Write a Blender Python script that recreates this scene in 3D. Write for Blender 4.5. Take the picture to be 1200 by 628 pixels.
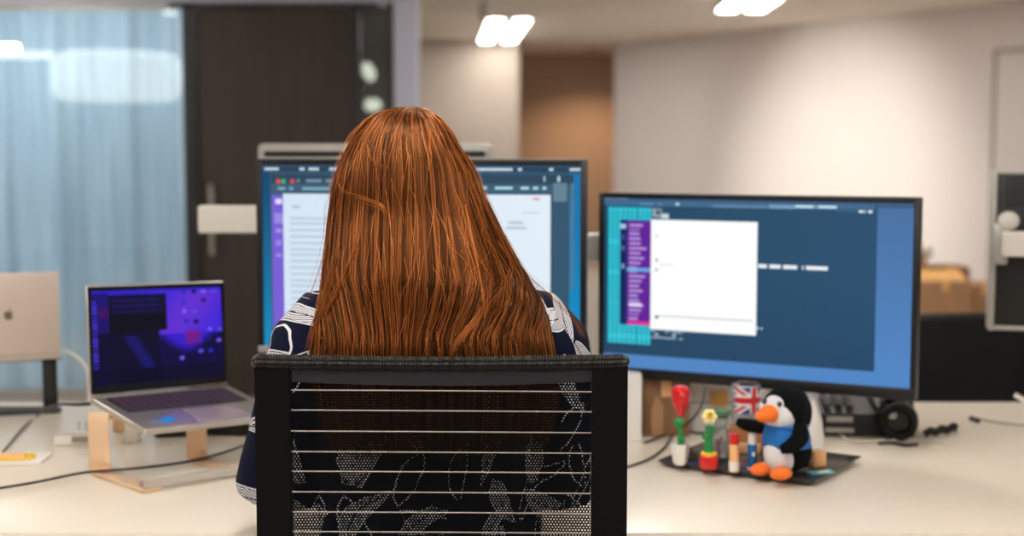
import bpy, bmesh, math, random
import numpy as np
from mathutils import Vector, Matrix, Euler
random.seed(7); rng = np.random.default_rng(7)
for o in list(bpy.data.objects): bpy.data.objects.remove(o)
SC = bpy.context.scene; COL = SC.collection
PI = math.pi
# ------------------------------------------------------------ camera, world, exposure
CAMZ = 1.30; F = 1667.0; TILT = math.atan(142/F)
cam = bpy.data.cameras.new('camera'); camo = bpy.data.objects.new('camera', cam); COL.objects.link(camo)
camo.location = (0, 0, CAMZ); camo.rotation_euler = (PI/2 - TILT, 0, 0)
cam.sensor_width = 36; cam.lens = 36*F/1200; cam.clip_start = .05; cam.clip_end = 100
cam.dof.use_dof = True; cam.dof.focus_distance = 1.86; cam.dof.aperture_fstop = 3.0
SC.camera = camo
SC.view_settings.view_transform = 'Standard'; SC.view_settings.look = 'None'
SC.view_settings.gamma = 1; SC.view_settings.use_curve_mapping = False
SC.view_settings.exposure = 0.0
w = bpy.data.worlds.new('world'); SC.world = w; w.use_nodes = True
w.node_tree.nodes['Background'].inputs[0].default_value = (.8, .85, 1, 1)
w.node_tree.nodes['Background'].inputs[1].default_value = .3
LAMP_STRENGTH = 19.0
LAMP_COLOR = (1, .955, .91)

# ------------------------------------------------------------ measuring helpers
CT, ST = math.cos(TILT), math.sin(TILT)
def ray(px, py):
    a = (px-600)/F; b = -(py-314)/F
    return Vector((a, CT+b*ST, -ST+b*CT))
def P(px, py, Y):
    r = ray(px, py); return r*(Y/r.y) + Vector((0, 0, CAMZ))
def PZ(px, py, z):
    r = ray(px, py); return r*((z-CAMZ)/r.z) + Vector((0, 0, CAMZ))
def lin(c):
    return tuple((x/255/12.92 if x/255 <= .04045 else ((x/255+.055)/1.055)**2.4) for x in c[:3])

# ------------------------------------------------------------ materials
def mat(name, col, rough=.5, metal=0, emit=0, bump=None, spec=None, alpha=None, trans=0, var=None, ior=None, coat=0):
    m = bpy.data.materials.new(name); m.use_nodes = True
    nt = m.node_tree; b = nt.nodes['Principled BSDF']
    c = (*lin(col), 1)
    b.inputs['Base Color'].default_value = c; b.inputs['Roughness'].default_value = rough
    b.inputs['Metallic'].default_value = metal; b.inputs['Transmission Weight'].default_value = trans
    b.inputs['Coat Weight'].default_value = coat
    if ior: b.inputs['IOR'].default_value = ior
    if spec is not None: b.inputs['Specular IOR Level'].default_value = spec
    if emit:
        b.inputs['Emission Color'].default_value = c; b.inputs['Emission Strength'].default_value = emit
    if alpha is not None: b.inputs['Alpha'].default_value = alpha
    tc = nt.nodes.new('ShaderNodeTexCoord')
    if var:
        sc, amt = var[0], var[1]
        n = nt.nodes.new('ShaderNodeTexNoise'); n.inputs['Scale'].default_value = sc; n.inputs['Detail'].default_value = 6
        mp = nt.nodes.new('ShaderNodeMapping'); mp.inputs['Scale'].default_value = var[2] if len(var) > 2 else (1, 1, 1)
        nt.links.new(tc.outputs['Object'], mp.inputs[0]); nt.links.new(mp.outputs[0], n.inputs['Vector'])
        r = nt.nodes.new('ShaderNodeMapRange'); r.inputs[1].default_value = .3; r.inputs[2].default_value = .7
        r.inputs[3].default_value = 1-amt; r.inputs[4].default_value = 1+amt
        h = nt.nodes.new('ShaderNodeHueSaturation'); h.inputs['Color'].default_value = c
        nt.links.new(n.outputs['Fac'], r.inputs[0]); nt.links.new(r.outputs[0], h.inputs['Value'])
        nt.links.new(h.outputs[0], b.inputs['Base Color'])
    if bump:
        n = nt.nodes.new('ShaderNodeTexNoise'); n.inputs['Scale'].default_value = bump[0]; n.inputs['Detail'].default_value = 3
        nt.links.new(tc.outputs['Object'], n.inputs['Vector'])
        bp = nt.nodes.new('ShaderNodeBump'); bp.inputs['Strength'].default_value = bump[1]; bp.inputs['Distance'].default_value = bump[2]
        nt.links.new(n.outputs['Fac'], bp.inputs['Height']); nt.links.new(bp.outputs[0], b.inputs['Normal'])
    return m
def attr_mat(name, emit=0.0, rough=.5, spec=.5):
    m = bpy.data.materials.new(name); m.use_nodes = True; nt = m.node_tree; b = nt.nodes['Principled BSDF']
    a = nt.nodes.new('ShaderNodeAttribute'); a.attribute_name = 'Col'
    b.inputs['Roughness'].default_value = rough; b.inputs['Specular IOR Level'].default_value = spec
    if emit:
        b.inputs['Base Color'].default_value = (0, 0, 0, 1)
        nt.links.new(a.outputs['Color'], b.inputs['Emission Color']); b.inputs['Emission Strength'].default_value = emit
    else: nt.links.new(a.outputs['Color'], b.inputs['Base Color'])
    return m
M = dict(
    white_wall=mat('white_wall_paint', (238, 230, 226), .9, bump=(60, .05, .002), var=(1.2, .015)),
    beige_wall=mat('beige_wall_paint', (182, 170, 157), .9, var=(1, .02)),
    tan_wall=mat('tan_wall_paint', (200, 172, 148), .9, var=(1, .02)),
    grey_wall=mat('grey_blue_paint', (196, 200, 220), .8, var=(1, .02)),
    ceiling=mat('ceiling_paint', (240, 230, 218), .95, var=(1.5, .02)),
    carpet=mat('grey_carpet', (168, 160, 150), 1, bump=(900, .4, .003), var=(30, .2)),
    desk=mat('white_laminate', (222, 213, 197), .28, var=(3, .01), spec=.4),
    desk_edge=mat('desk_edge_band', (232, 224, 212), .4, var=(3, .01)),
    steel_white=mat('white_powder_coat', (222, 218, 210), .4, var=(20, .01)),
    dark_wood=mat('dark_wood', (48, 40, 31), .5, var=(5, .25, (6, 6, .35))),
    frame_dark=mat('dark_metal_frame', (30, 32, 35), .4, var=(10, .05)),
    glass=mat('clear_glass', (235, 245, 250), .02, trans=1, ior=1.45),
    dark_glass=mat('dark_tinted_glass', (120, 126, 128), .08, spec=.8, trans=.6, ior=1.2),
    blk=mat('black_plastic', (8, 8, 9), .42, bump=(500, .08, .0004)),
    blk_frame=mat('black_chair_frame', (5, 6, 6), .4, spec=.15, bump=(700, .1, .0003)),
    blk_gloss=mat('black_gloss_plastic', (10, 10, 12), .15, var=(10, .1)),
    blk_fabric=mat('black_mesh_fabric', (5, 6, 6), .8, spec=.1, bump=(800, .5, .001)),
    blk_leather=mat('black_leather', (9, 10, 11), .55, spec=.3, bump=(120, .3, .002)),
    blue_blk=mat('blue_black_band', (13, 17, 28), .5, bump=(600, .2, .0005)),
    braid=mat('braided_black_wrap', (20, 20, 18), .24, spec=.6, var=(40, .1)),
    rib=mat('pale_rib_plastic', (150, 140, 128), .35, spec=.5, var=(40, .05)),
    alu=mat('silver_aluminium', (200, 195, 190), .32, .85, var=(30, .02)),
    alu_lid=mat('pale_laptop_metal', (205, 192, 180), .4, .35, var=(30, .02)),
    silver=mat('silver_plastic', (172, 170, 165), .35, .3, var=(20, .02)),
    rose=mat('rose_gold_metal', (236, 202, 166), .32, .45, var=(30, .03)),
    acrylic=mat('clear_acrylic', (250, 246, 238), .08, trans=.75, ior=1.45, spec=.8),
    card=mat('brown_cardboard', (166, 126, 92), .85, bump=(90, .2, .001), var=(14, .08)),
    card_dark=mat('dark_brown_cardboard', (138, 102, 72), .85, var=(14, .08)),
    orange_block=mat('orange_kraft', (224, 172, 104), .8, var=(14, .05)),
    paper=mat('white_paper', (232, 228, 222), .8, var=(8, .02)),
    red=mat('red_brick_plastic', (214, 28, 30), .3, coat=.3, var=(10, .03)),
    green=mat('green_brick_plastic', (16, 132, 62), .3, coat=.3, var=(10, .03)),
    white_pl=mat('white_brick_plastic', (235, 232, 222), .3, coat=.3, var=(10, .02)),
    yellow=mat('yellow_plastic', (238, 196, 52), .35, var=(10, .03)),
    yellow_pale=mat('pale_yellow_plastic', (244, 232, 170), .35, var=(10, .03)),
    peach=mat('peach_label', (244, 188, 130), .5, var=(10, .03)),
    orange=mat('orange_felt', (246, 122, 44), .9, bump=(900, .4, .001), var=(60, .05)),
    pl_black=mat('black_plush', (10, 12, 15), .95, bump=(700, .8, .002), spec=.15),
    pl_white=mat('white_plush', (226, 226, 230), .95, bump=(700, .6, .0015)),
    pl_blue=mat('blue_felt', (28, 112, 190), .85, bump=(700, .5, .001), var=(60, .06)),
    blue_pl=mat('blue_label', (20, 102, 184), .35, var=(10, .03)),
    cyan=mat('cyan_card', (110, 196, 206), .5, var=(40, .2)),
    grey_card=mat('grey_metallic', (170, 172, 176), .3, .4, var=(8, .15)),
    green_glass=mat('green_jar_lid', (110, 150, 118), .3, trans=.3),
    skin=mat('skin', (226, 176, 152), .5, var=(20, .04)),
    eye=mat('eye_white', (240, 240, 240), .2), lip=mat('lips', (190, 100, 96), .4),
    trouser=mat('black_trouser_cloth', (22, 23, 28), .9, bump=(500, .4, .001)),
    cable=mat('black_cable', (18, 19, 16), .5, var=(10, .1)),
    cable_w=mat('white_cable', (214, 206, 190), .5, var=(10, .02)),
    key=mat('dark_keys', (62, 46, 66), .5, var=(60, .1)),
    sticker=mat('blue_sticker', (34, 140, 226), .4, var=(10, .03)),
    logo_grey=mat('logo_grey', (110, 98, 86), .3, .3, var=(10, .03)),
    text_silver=mat('silver_letters', (190, 190, 190), .3, .3, var=(10, .03)),
    screen=attr_mat('lit_screen', emit=1.0, rough=.35, spec=.2),
    flag=attr_mat('printed_flag', rough=.35), wood=mat('light_wood_block', (208, 164, 118), .6, var=(20, .1, (6, 1, 1))),
    diffuser=mat('lamp_diffuser', (255, 247, 236), .5, emit=LAMP_STRENGTH),
    cabinet=mat('white_cabinet', (205, 200, 194), .5, var=(8, .02)),
)
M['diffuser'].node_tree.nodes['Principled BSDF'].inputs['Emission Color'].default_value = (*LAMP_COLOR, 1)

# ------------------------------------------------------------ mesh helpers
class MB:
    def __init__(s): s.bm = bmesh.new()
    def box(s, c, size, rot=(0, 0, 0), bev=0, seg=2, taper=None, mtx=None):
        g = bmesh.ops.create_cube(s.bm, size=1); vs = g['verts']
        if taper:
            for v in vs:
                if v.co.z > 0: v.co.x *= taper; v.co.y *= taper
        m = Matrix.Translation(c) @ Euler(rot).to_matrix().to_4x4() @ Matrix.Diagonal((*size, 1))
        if mtx: m = mtx @ m
        bmesh.ops.transform(s.bm, matrix=m, verts=vs)
        if bev:
            es = list({e for v in vs for e in v.link_edges})
            bmesh.ops.bevel(s.bm, geom=es, offset=bev, segments=seg, profile=.5, affect='EDGES')
        return s
    def loft(s, rings, cap=True, closed=True):
        prev = None; first = None
        for r in rings:
            vs = [s.bm.verts.new(p) for p in r]
            if prev:
                n = len(vs)
                for i in range(n if closed else n-1):
                    s.bm.faces.new((prev[i], prev[(i+1) % n], vs[(i+1) % n], vs[i]))
            else: first = vs
            prev = vs
        if cap and closed:
            s.bm.faces.new(list(reversed(first))); s.bm.faces.new(prev)
        return s
    def tube(s, pts, r, n=10, cap=True, sub=0):
        pts = [Vector(p) for p in pts]
        rs = list(r) if isinstance(r, (list, tuple)) else [r]*len(pts)
        if sub:
            q = []; qr = []
            for i in range(len(pts)-1):
                p0 = pts[max(i-1, 0)]; p1 = pts[i]; p2 = pts[i+1]; p3 = pts[min(i+2, len(pts)-1)]
                for k in range(sub):
                    t = k/sub
                    q.append(.5*((2*p1)+(p2-p0)*t+(2*p0-5*p1+4*p2-p3)*t*t+(3*p1-p0-3*p2+p3)*t**3)); qr.append(rs[i]*(1-t)+rs[i+1]*t)
            q.append(pts[-1]); qr.append(rs[-1]); pts, rs = q, qr
        t0 = (pts[1]-pts[0]).normalized()
        up = Vector((0, 0, 1)) if abs(t0.z) < .9 else Vector((1, 0, 0))
        nrm = t0.cross(up).normalized(); rings = []
        for i, p in enumerate(pts):
            t = (pts[min(i+1, len(pts)-1)]-pts[max(i-1, 0)]).normalized()
            nrm = (nrm - t*nrm.dot(t)).normalized(); b = t.cross(nrm)
            rings.append([p+(nrm*math.cos(2*PI*k/n)+b*math.sin(2*PI*k/n))*rs[i] for k in range(n)])
        return s.loft(rings, cap)
    def lathe(s, prof, c=(0, 0, 0), n=28, sx=1, sy=1, cap=True):
        c = Vector(c)
        return s.loft([[c+Vector((r*sx*math.cos(2*PI*k/n), r*sy*math.sin(2*PI*k/n), z)) for k in range(n)] for r, z in prof], cap)
    def ell(s, c, r, rot=(0, 0, 0), n=16):
        g = bmesh.ops.create_uvsphere(s.bm, u_segments=n*2, v_segments=n, radius=1)
        m = Matrix.Translation(c) @ Euler(rot).to_matrix().to_4x4() @ Matrix.Diagonal((*r, 1))
        bmesh.ops.transform(s.bm, matrix=m, verts=g['verts']); return s
    def prism(s, poly, y0, y1, plane='xz', mtx=None):
        def f(p, d): return Vector((p[0], d, p[1])) if plane == 'xz' else Vector((p[0], p[1], d))
        a = [f(p, y0) for p in poly]; b = [f(p, y1) for p in poly]
        if mtx: a = [mtx @ v for v in a]; b = [mtx @ v for v in b]
        return s.loft([a, b])
def finish(name, me, m, root=None, world=False, smooth=True):
    if world and root is not None:
        me.transform(root.matrix_basis.inverted())
    o = bpy.data.objects.new(name, me); COL.objects.link(o)
    if m is not None: me.materials.append(m)
    if smooth:
        me.shade_smooth()
        if hasattr(me, 'set_sharp_from_angle'): me.set_sharp_from_angle(angle=math.radians(38))
    if root is not None: o.parent = root
    return o
def mesh_of(mb):
    bmesh.ops.recalc_face_normals(mb.bm, faces=mb.bm.faces)
    me = bpy.data.meshes.new('m'); mb.bm.to_mesh(me); mb.bm.free(); return me
def build(name, mb, m, root=None, world=False, smooth=True, label=None):
    o = finish(name, mesh_of(mb), m, root, world, smooth); o.data.name = name
    if label: o['label'] = label
    return o
def remesh(mb, voxel, it=4):
    me = mesh_of(mb); o = bpy.data.objects.new('tmp', me); COL.objects.link(o)
    r = o.modifiers.new('r', 'REMESH'); r.mode = 'VOXEL'; r.voxel_size = voxel
    s = o.modifiers.new('s', 'SMOOTH'); s.iterations = it; s.factor = .5
    dg = bpy.context.evaluated_depsgraph_get()
    out = bpy.data.meshes.new_from_object(o.evaluated_get(dg)); bpy.data.objects.remove(o); return out
def tag(o, label, cat, group=None):
    o['label'] = label; o['category'] = cat
    if group: o['group'] = group
    return o
def thing(name, label, cat, loc=(0, 0, 0), rz=0, group=None):
    o = bpy.data.objects.new(name, None); COL.objects.link(o); o.location = loc; o.rotation_euler = (0, 0, rz)
    o.empty_display_size = .05
    bpy.context.view_layer.update()
    return tag(o, label, cat, group)
def solo(name, mb, m, label, cat, origin=None, group=None, smooth=True):
    o = build(name, mb, m, smooth=smooth)
    if origin is not None:
        o.data.transform(Matrix.Translation(-Vector(origin))); o.location = origin
    return tag(o, label, cat, group)
def struct(name, mb, m, parent=None, smooth=False):
    o = build(name, mb, m, parent, smooth=smooth)
    if parent is None: o['kind'] = 'structure'
    return o
def grid_colors(name, W, H, nx, nz, fn, m, root, mtx=None, wrap=None):
    """flat (or wrapped) grid whose cells carry printed or lit colours"""
    xs = np.linspace(0, 1, nx+1); zs = np.linspace(0, 1, nz+1)
    vs = []
    for j in zs:
        for i in xs:
            vs.append(wrap(i, j) if wrap else ((i-.5)*W, 0, (j-.5)*H))
    fs = [(j*(nx+1)+i, j*(nx+1)+i+1, (j+1)*(nx+1)+i+1, (j+1)*(nx+1)+i) for j in range(nz) for i in range(nx)]
    me = bpy.data.meshes.new(name); me.from_pydata(vs, [], fs)
    if mtx: me.transform(mtx)
    a = me.color_attributes.new('Col', 'FLOAT_COLOR', 'CORNER')
    buf = np.ones((nx*nz*4, 4), dtype=np.float32)
    k = 0
    for j in range(nz):
        for i in range(nx):
            c = lin(fn((i+.5)/nx, 1-(j+.5)/nz)); buf[k:k+4, :3] = c; k += 4
    a.data.foreach_set('color', buf.ravel())
    return finish(name, me, m, root, smooth=False)
def text_mesh(txt, size, depth):
    cu = bpy.data.curves.new('t', 'FONT'); cu.body = txt; cu.size = size; cu.extrude = depth; cu.align_x = 'CENTER'; cu.align_y = 'CENTER'
    o = bpy.data.objects.new('t', cu); COL.objects.link(o)
    dg = bpy.context.evaluated_depsgraph_get(); me = bpy.data.meshes.new_from_object(o.evaluated_get(dg))
    bpy.data.objects.remove(o); return me

# ============================================================ SETTING
CEIL = 2.40
struct('floor', MB().box((2, 8, -.05), (24, 26, .1)), M['carpet'])
cb = MB().box((2, 8, CEIL+.05), (24, 26, .1)); struct('ceiling', cb, M['ceiling'])
A = PZ(720, 52, CEIL); B = PZ(1190, 2, CEIL); dirw = (B-A).normalized(); dirw.z = 0
Aw = Vector((A.x, A.y, 0)); E1 = Aw + dirw*15.5
angw = math.atan2(dirw.y, dirw.x)
def wall_seg(p, q, th, z0, z1, off=1):
    d = (q-p); L = d.length; n = Vector((-d.y, d.x, 0)).normalized()*off
    c = (p+q)/2 + n*th/2
    return MB().box((c.x, c.y, (z0+z1)/2), (L, th, z1-z0), (0, 0, math.atan2(d.y, d.x)))
struct('wall_right', wall_seg(Aw, E1, .12, 0, CEIL, 1), M['white_wall'])
# flush door leaf in the right wall (thin joint lines)
dA = PZ(1166, 60, 1.9)
def wall_hit(px, py):
    r = ray(px, py); n = Vector((-dirw.y, dirw.x, 0)); t = n.dot(Aw - Vector((0, 0, 0)))/n.dot(r); return r*t + Vector((0, 0, CAMZ))
h = wall_hit(1166, 58); s0 = (h-Aw).dot(dirw)
def wp(s, off): v = Aw+dirw*s - Vector((-dirw.y, dirw.x, 0))*off; return v
m_ = MB()
for a_, b_, z0, z1 in ((s0, s0+.03, 0, h.z), (s0+1.7, s0+1.73, 0, h.z), (s0+.03, s0+1.7, h.z-.03, h.z)):
    p, q = wp(a_, 0), wp(b_, 0); c = (p+q)/2 - Vector((-dirw.y, dirw.x, 0))*.008
    m_.box((c.x, c.y, (z0+z1)/2), ((q-p).length, .016, z1-z0), (0, 0, angw))
struct('trim_1', m_, mat('joint_grey', (176, 166, 160), .8))
m_ = MB(); p, q = wp(s0+.035, 0), wp(s0+1.695, 0); c = (p+q)/2 - Vector((-dirw.y, dirw.x, 0))*.005
m_.box((c.x, c.y, (h.z-.035)/2), ((q-p).length, .01, h.z-.035), (0, 0, angw)); d2 = struct('door_2', m_, M['white_wall'])
# walls at the back
xl = P(470, 300, 14.8).x; xm = P(608, 300, 14.8).x
struct('wall_back', MB().box(((xl+xm)/2-1.5, 14.9, CEIL/2), (xm-xl+3, .2, CEIL)), M['beige_wall'])
struct('wall_corridor', MB().box((.8, 17.2, CEIL/2), (4.0, .2, CEIL)), M['tan_wall'])
struct('wall_left', MB().box((-6.0, 5, CEIL/2), (.2, 20, CEIL)), M['white_wall'])
struct('wall_near', MB().box((4, -4.1, CEIL/2), (24, .2, CEIL)), M['white_wall'])
# glazed partition at Y0
Y0 = 7.3
def px2x(px, Y=Y0): return P(px, 300, Y).x
ztop = P(300, 4, Y0).z
struct('wall_bulkhead', MB().box(((-6+px2x(490))/2, Y0+.06, (ztop+CEIL)/2), (px2x(490)+6, .16, CEIL-ztop)), M['grey_wall'])
struct('wall_column', MB().box(((px2x(464)+px2x(491))/2, Y0+.05, CEIL/2-.001), (px2x(491)-px2x(464), .2, CEIL-.002), bev=.004), M['grey_wall'])
g = struct('window_1', MB().box(((-6+px2x(222))/2, Y0, ztop/2), (px2x(222)+5.9, .012, ztop-.03)), M['glass'])
m_ = MB().box(((-6+px2x(222))/2, Y0, ztop-.02), (px2x(222)+5.9, .06, .03)).box(((-6+px2x(222))/2, Y0, .025), (px2x(222)+5.9, .06, .05))
m_.box((px2x(0)-.55, Y0, ztop/2), (.03, .06, ztop))
build('window_frame', m_, M['silver'], g)
m_ = MB().box((px2x(228), Y0, ztop/2), (px2x(236)-px2x(221), .1, ztop)).box((px2x(421), Y0, ztop/2), (px2x(425)-px2x(418), .1, ztop))
m_.box((px2x(325), Y0, ztop-.012), (px2x(464)-px2x(225), .1, .024)).box((px2x(461), Y0, ztop/2), (px2x(464)-px2x(459), .1, ztop))
struct('trim_2', m_, M['frame_dark'])
dr = struct('door_1', MB().box(((px2x(236)+px2x(418))/2, Y0, (ztop-.03)/2+.005), (px2x(418)-px2x(236)-.008, .045, ztop-.04), bev=.003), M['dark_wood'])
m_ = MB(); hx = px2x(252); m_.tube([(hx, Y0-.075, P(0, 216, Y0).z), (hx, Y0-.075, .75)], .011)
for z in (1.05, .85): m_.tube([(hx, Y0-.075, z), (hx, Y0-.02, z)], .008)
build('door_handle', m_, M['silver'], dr)
struct('window_2', MB().box(((px2x(425)+px2x(459))/2, Y0+.01, ztop/2), (px2x(459)-px2x(425), .012, ztop-.03)), M['dark_glass'])
# meeting room behind the glass
struct('wall_meeting', MB().box((-3.8, 10.1, CEIL/2), (4.4, .15, CEIL)), mat('pale_blue_paint', (170, 196, 206), .9, var=(1, .02)))
struct('wall_meeting_side', MB().box((px2x(236)-.02, 8.75, CEIL/2), (.06, 2.6, CEIL)), mat('slate_paint', (88, 100, 106), .9, var=(1, .02)))
# curtain
def curtain(name, x0, x1, Y, label, seed):
    r = random.Random(seed); n = int((x1-x0)*110); ph = [r.uniform(0, 6) for _ in range(4)]
    ring = []
    for i in range(n+1):
        x = x0+(x1-x0)*i/n
        y = Y+.035*math.sin(x*21+ph[0]+1.2*math.sin(x*3+ph[1]))+.012*math.sin(x*47+ph[2])
        ring.append((x, y))
    mb = MB(); zs = np.linspace(.01, ztop+.1, 14)
    rows = [[mb.bm.verts.new((x, y+.01*math.sin(z*2+x*5), z)) for x, y in ring] for z in zs]
    for a_, b_ in zip(rows, rows[1:]):
        for i in range(n): mb.bm.faces.new((a_[i], a_[i+1], b_[i+1], b_[i]))
    m = bpy.data.materials.new('sheer_curtain'); m.use_nodes = True; nt = m.node_tree; nt.nodes.clear()
    out = nt.nodes.new('ShaderNodeOutputMaterial'); d = nt.nodes.new('ShaderNodeBsdfDiffuse'); t = nt.nodes.new('ShaderNodeBsdfTranslucent'); tr = nt.nodes.new('ShaderNodeBsdfTransparent')
    nz = nt.nodes.new('ShaderNodeTexNoise'); tcn = nt.nodes.new('ShaderNodeTexCoord'); mpp = nt.nodes.new('ShaderNodeMapping'); mpp.inputs['Scale'].default_value = (9, 1, .3)
    rp = nt.nodes.new('ShaderNodeValToRGB'); rp.color_ramp.elements[0].position = .35; rp.color_ramp.elements[1].position = .65
    rp.color_ramp.elements[0].color = (*lin((190, 206, 218)), 1); rp.color_ramp.elements[1].color = (*lin((220, 230, 238)), 1)
    nt.links.new(tcn.outputs['Object'], mpp.inputs[0]); nt.links.new(mpp.outputs[0], nz.inputs['Vector']); nt.links.new(nz.outputs['Fac'], rp.inputs[0])
    nt.links.new(rp.outputs[0], d.inputs[0]); nt.links.new(rp.outputs[0], t.inputs[0])
    a1 = nt.nodes.new('ShaderNodeMixShader'); a1.inputs[0].default_value = .55; a2 = nt.nodes.new('ShaderNodeMixShader'); a2.inputs[0].default_value = .22
    nt.links.new(d.outputs[0], a1.inputs[1]); nt.links.new(t.outputs[0], a1.inputs[2]); nt.links.new(a1.outputs[0], a2.inputs[1]); nt.links.new(tr.outputs[0], a2.inputs[2]); nt.links.new(a2.outputs[0], out.inputs[0])
    return tag(build(name, mb, m), label, 'curtain')
curtain('sheer_curtain', -4.6, px2x(232), Y0+.25, 'pale blue sheer floor length curtain hanging behind the glass partition on the left', 3)

# ------------------------------------------------------------ luminaires (seen fixtures and added unseen ones)
def luminaire(c, L, W, rz, label, group=None, strips=2, sw=None, cat='ceiling light'):
    t = thing('ceiling_light', label, cat, (c[0], c[1], CEIL), rz, group)
    build('housing', MB().box((0, 0, -.014), (W+.03, L+.03, .028), bev=.004), M['steel_white'], t)
    sw = sw or W*.42
    for k in range(strips):
        x = 0 if strips == 1 else (-1, 1)[k]*(W/2-sw/2)
        build('diffuser', MB().box((x, 0, -.032), (sw, L, .01), bev=.003), M['diffuser'], t)
    return t
def lum_px(a, b, c, d, label):    # near/far ends measured on the ceiling
    pa, pb = PZ(*a, CEIL), PZ(*b, CEIL); ctr = (pa+pb)/2; dv = pb-pa
    return luminaire(ctr, dv.length, c, math.atan2(dv.y, dv.x)-PI/2, label, sw=d)
lum_px((597, 19), (583, 45), .36, .13, 'bright twin strip ceiling light above the redhead, the far one seen whole')
lum_px((888, -8), (868, 8), .36, .14, 'bright twin strip ceiling light cut by the top edge over the white wall')
for x, y in ((-2.6, 3.6), (.3, 3.9), (3.2, 3.6), (-2.4, .9), (-.5, 0.1), (-.15, 1.30), (.3, -1.3), (2.6, .8), (-2.4, -2), (1.5, -2), (6.5, 5.2), (5.5, 1.5), (-2.6, 5.9), (1.2, 6.6), (4.4, 7.2), (1.6, 9.2), (5.2, 9.4)):  # unseen fixtures added to brighten the desk, hair and walls
    luminaire((x, y, CEIL), 1.25, .34, 0, 'white twin strip ceiling light added out of view over the desks', 'added overhead lights')
# meeting room lamp, curtain fill and stand-in reflections
t = thing('pendant_lamp', 'wide soft white rounded drum lamp glowing behind the sheer curtain', 'lamp', (P(137, 90, 8.3).x, 8.3, P(137, 90, 8.3).z))
mshade = mat('lamp_shade_glow', (236, 240, 236), .6, emit=2.4)
prof = [(.02, -.14), (.3, -.14), (.345, -.12), (.362, -.08), (.365, 0), (.362, .08), (.345, .115), (.3, .135), (.02, .135)]
build('lamp_shade', MB().lathe(prof, n=48), mshade, t)
build('cord', MB().tube([(0, 0, .13), (0, 0, CEIL-t.location.z)], .004, 6), M['silver'], t)
l_ = bpy.data.lights.new('curtain_fill', 'AREA'); l_.shape = 'RECTANGLE'; l_.size = 3.6; l_.size_y = 1.4; l_.energy = 80; l_.color = (.86, .93, 1)  # unseen area light added overhead to brighten the curtain from behind
lo = bpy.data.objects.new('curtain_fill', l_); COL.objects.link(lo); lo.location = (-3.4, 8.9, 2.37)
mglow = mat('lamp_and_reflection_glow', (255, 250, 225), .5, emit=9)
def reflection_glow(px, py, Y, rx, rz, rot, label, colr=mglow):  # added glowing blob standing in for a ceiling light reflected in the glass
    p = P(px, py, Y); t = thing('reflected_light', label, 'lamp', p)
    build('glow_blob', MB().ell((0, 0, 0), (rx, .03, rz), (0, rot, 0)), colr, t)
    build('cord', MB().tube([(0, 0, rz*.8), (0, 0, CEIL-p.z)], .003, 6), M['frame_dark'], t)  # invented cord, added along with the stand-in reflection
reflection_glow(432, 84, 8.2, .036, .058, -.4, 'small tilted oval reflected light, added behind the dark glass strip, the upper of two')
reflection_glow(437, 123, 8.2, .05, .038, 0, 'small round reflected light, added behind the dark glass strip, the lower of two')
p = P(4, 56, 7.0)
# strip lamp at the far left
t = thing('strip_lamp', 'small bright white strip lamp at the upper left edge before the glass partition', 'lamp', (p.x-.06, 7.05, p.z))
build('tube_light', MB().tube([(-.16, 0, 0), (.115, 0, 0)], .02, 12), mglow, t)
build('cord', MB().tube([(-.1, 0, .02), (-.1, 0, CEIL-p.z)], .003, 6), M['silver'], t)
# warm downlight in corridor
p = P(700, 66, 16.3)
t = thing('downlight', 'warm orange downlight glowing at the corridor ceiling beside the white wall', 'ceiling light', (p.x-.05, 16.2, CEIL))
build('trim_ring', MB().lathe([(.05, -.012), (.08, -.012), (.085, 0), (.05, 0)], cap=False), M['silver'], t)
l_ = bpy.data.lights.new('downlight_beam', 'SPOT'); l_.energy = 75; l_.color = (1, .66, .4); l_.spot_size = 2.4; l_.spot_blend = .8; l_.shadow_soft_size = .05
lo = bpy.data.objects.new('downlight_beam', l_); COL.objects.link(lo); lo.parent = t; lo.location = (0, 0, -.04)
# wall washer on the right wall
hw = wall_hit(985, 205); nrm = Vector((-dirw.y, dirw.x, 0))
t = thing('wall_washer', 'white track spotlight aimed at the white wall on the right', 'ceiling light', (hw.x-nrm.x*3.6, hw.y-nrm.y*3.6, CEIL))
build('head', MB().lathe([(.03, -.16), (.045, -.16), (.045, -.04), (.01, -.03), (.01, 0)]), M['steel_white'], t)
l_ = bpy.data.lights.new('washer_beam', 'SPOT'); l_.energy = 420; l_.color = (1, .95, .86); l_.spot_size = .95; l_.spot_blend = 1; l_.shadow_soft_size = .05
lo = bpy.data.objects.new('washer_beam', l_); COL.objects.link(lo); lo.parent = t; lo.location = (0, 0, -.2)
tgt = Vector((hw.x, hw.y, hw.z-.15)) - (t.location+Vector((0, 0, -.2))); lo.rotation_euler = tgt.to_track_quat('-Z', 'Y').to_euler()

# ============================================================ DESK
DZ = .735; DY0, DY1 = 2.05, 3.125
t = thing('bench_desk', 'long white office desk the woman sits at, running across the whole picture', 'desk', (.2, (DY0+DY1)/2, 0))
build('desktop', MB().box((.2, (DY0+DY1)/2, DZ-.0125), (4.4, DY1-DY0, .025), bev=.002), M['desk'], t, True)
build('edge_band', MB().box((.2, DY0-.001, DZ-.0135), (4.4, .002, .021)), M['desk_edge'], t, True)
for x in (-1.9, 2.3):
    for y in (DY0+.12, DY1-.12):
        build('leg', MB().box((x, y, (DZ-.025)/2), (.06, .06, DZ-.025), bev=.004), M['steel_white'], t, True)
build('crossbar', MB().box((.2, (DY0+DY1)/2+.2, DZ-.055), (4.14, .05, .06), bev=.003), M['steel_white'], t, True)

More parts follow.
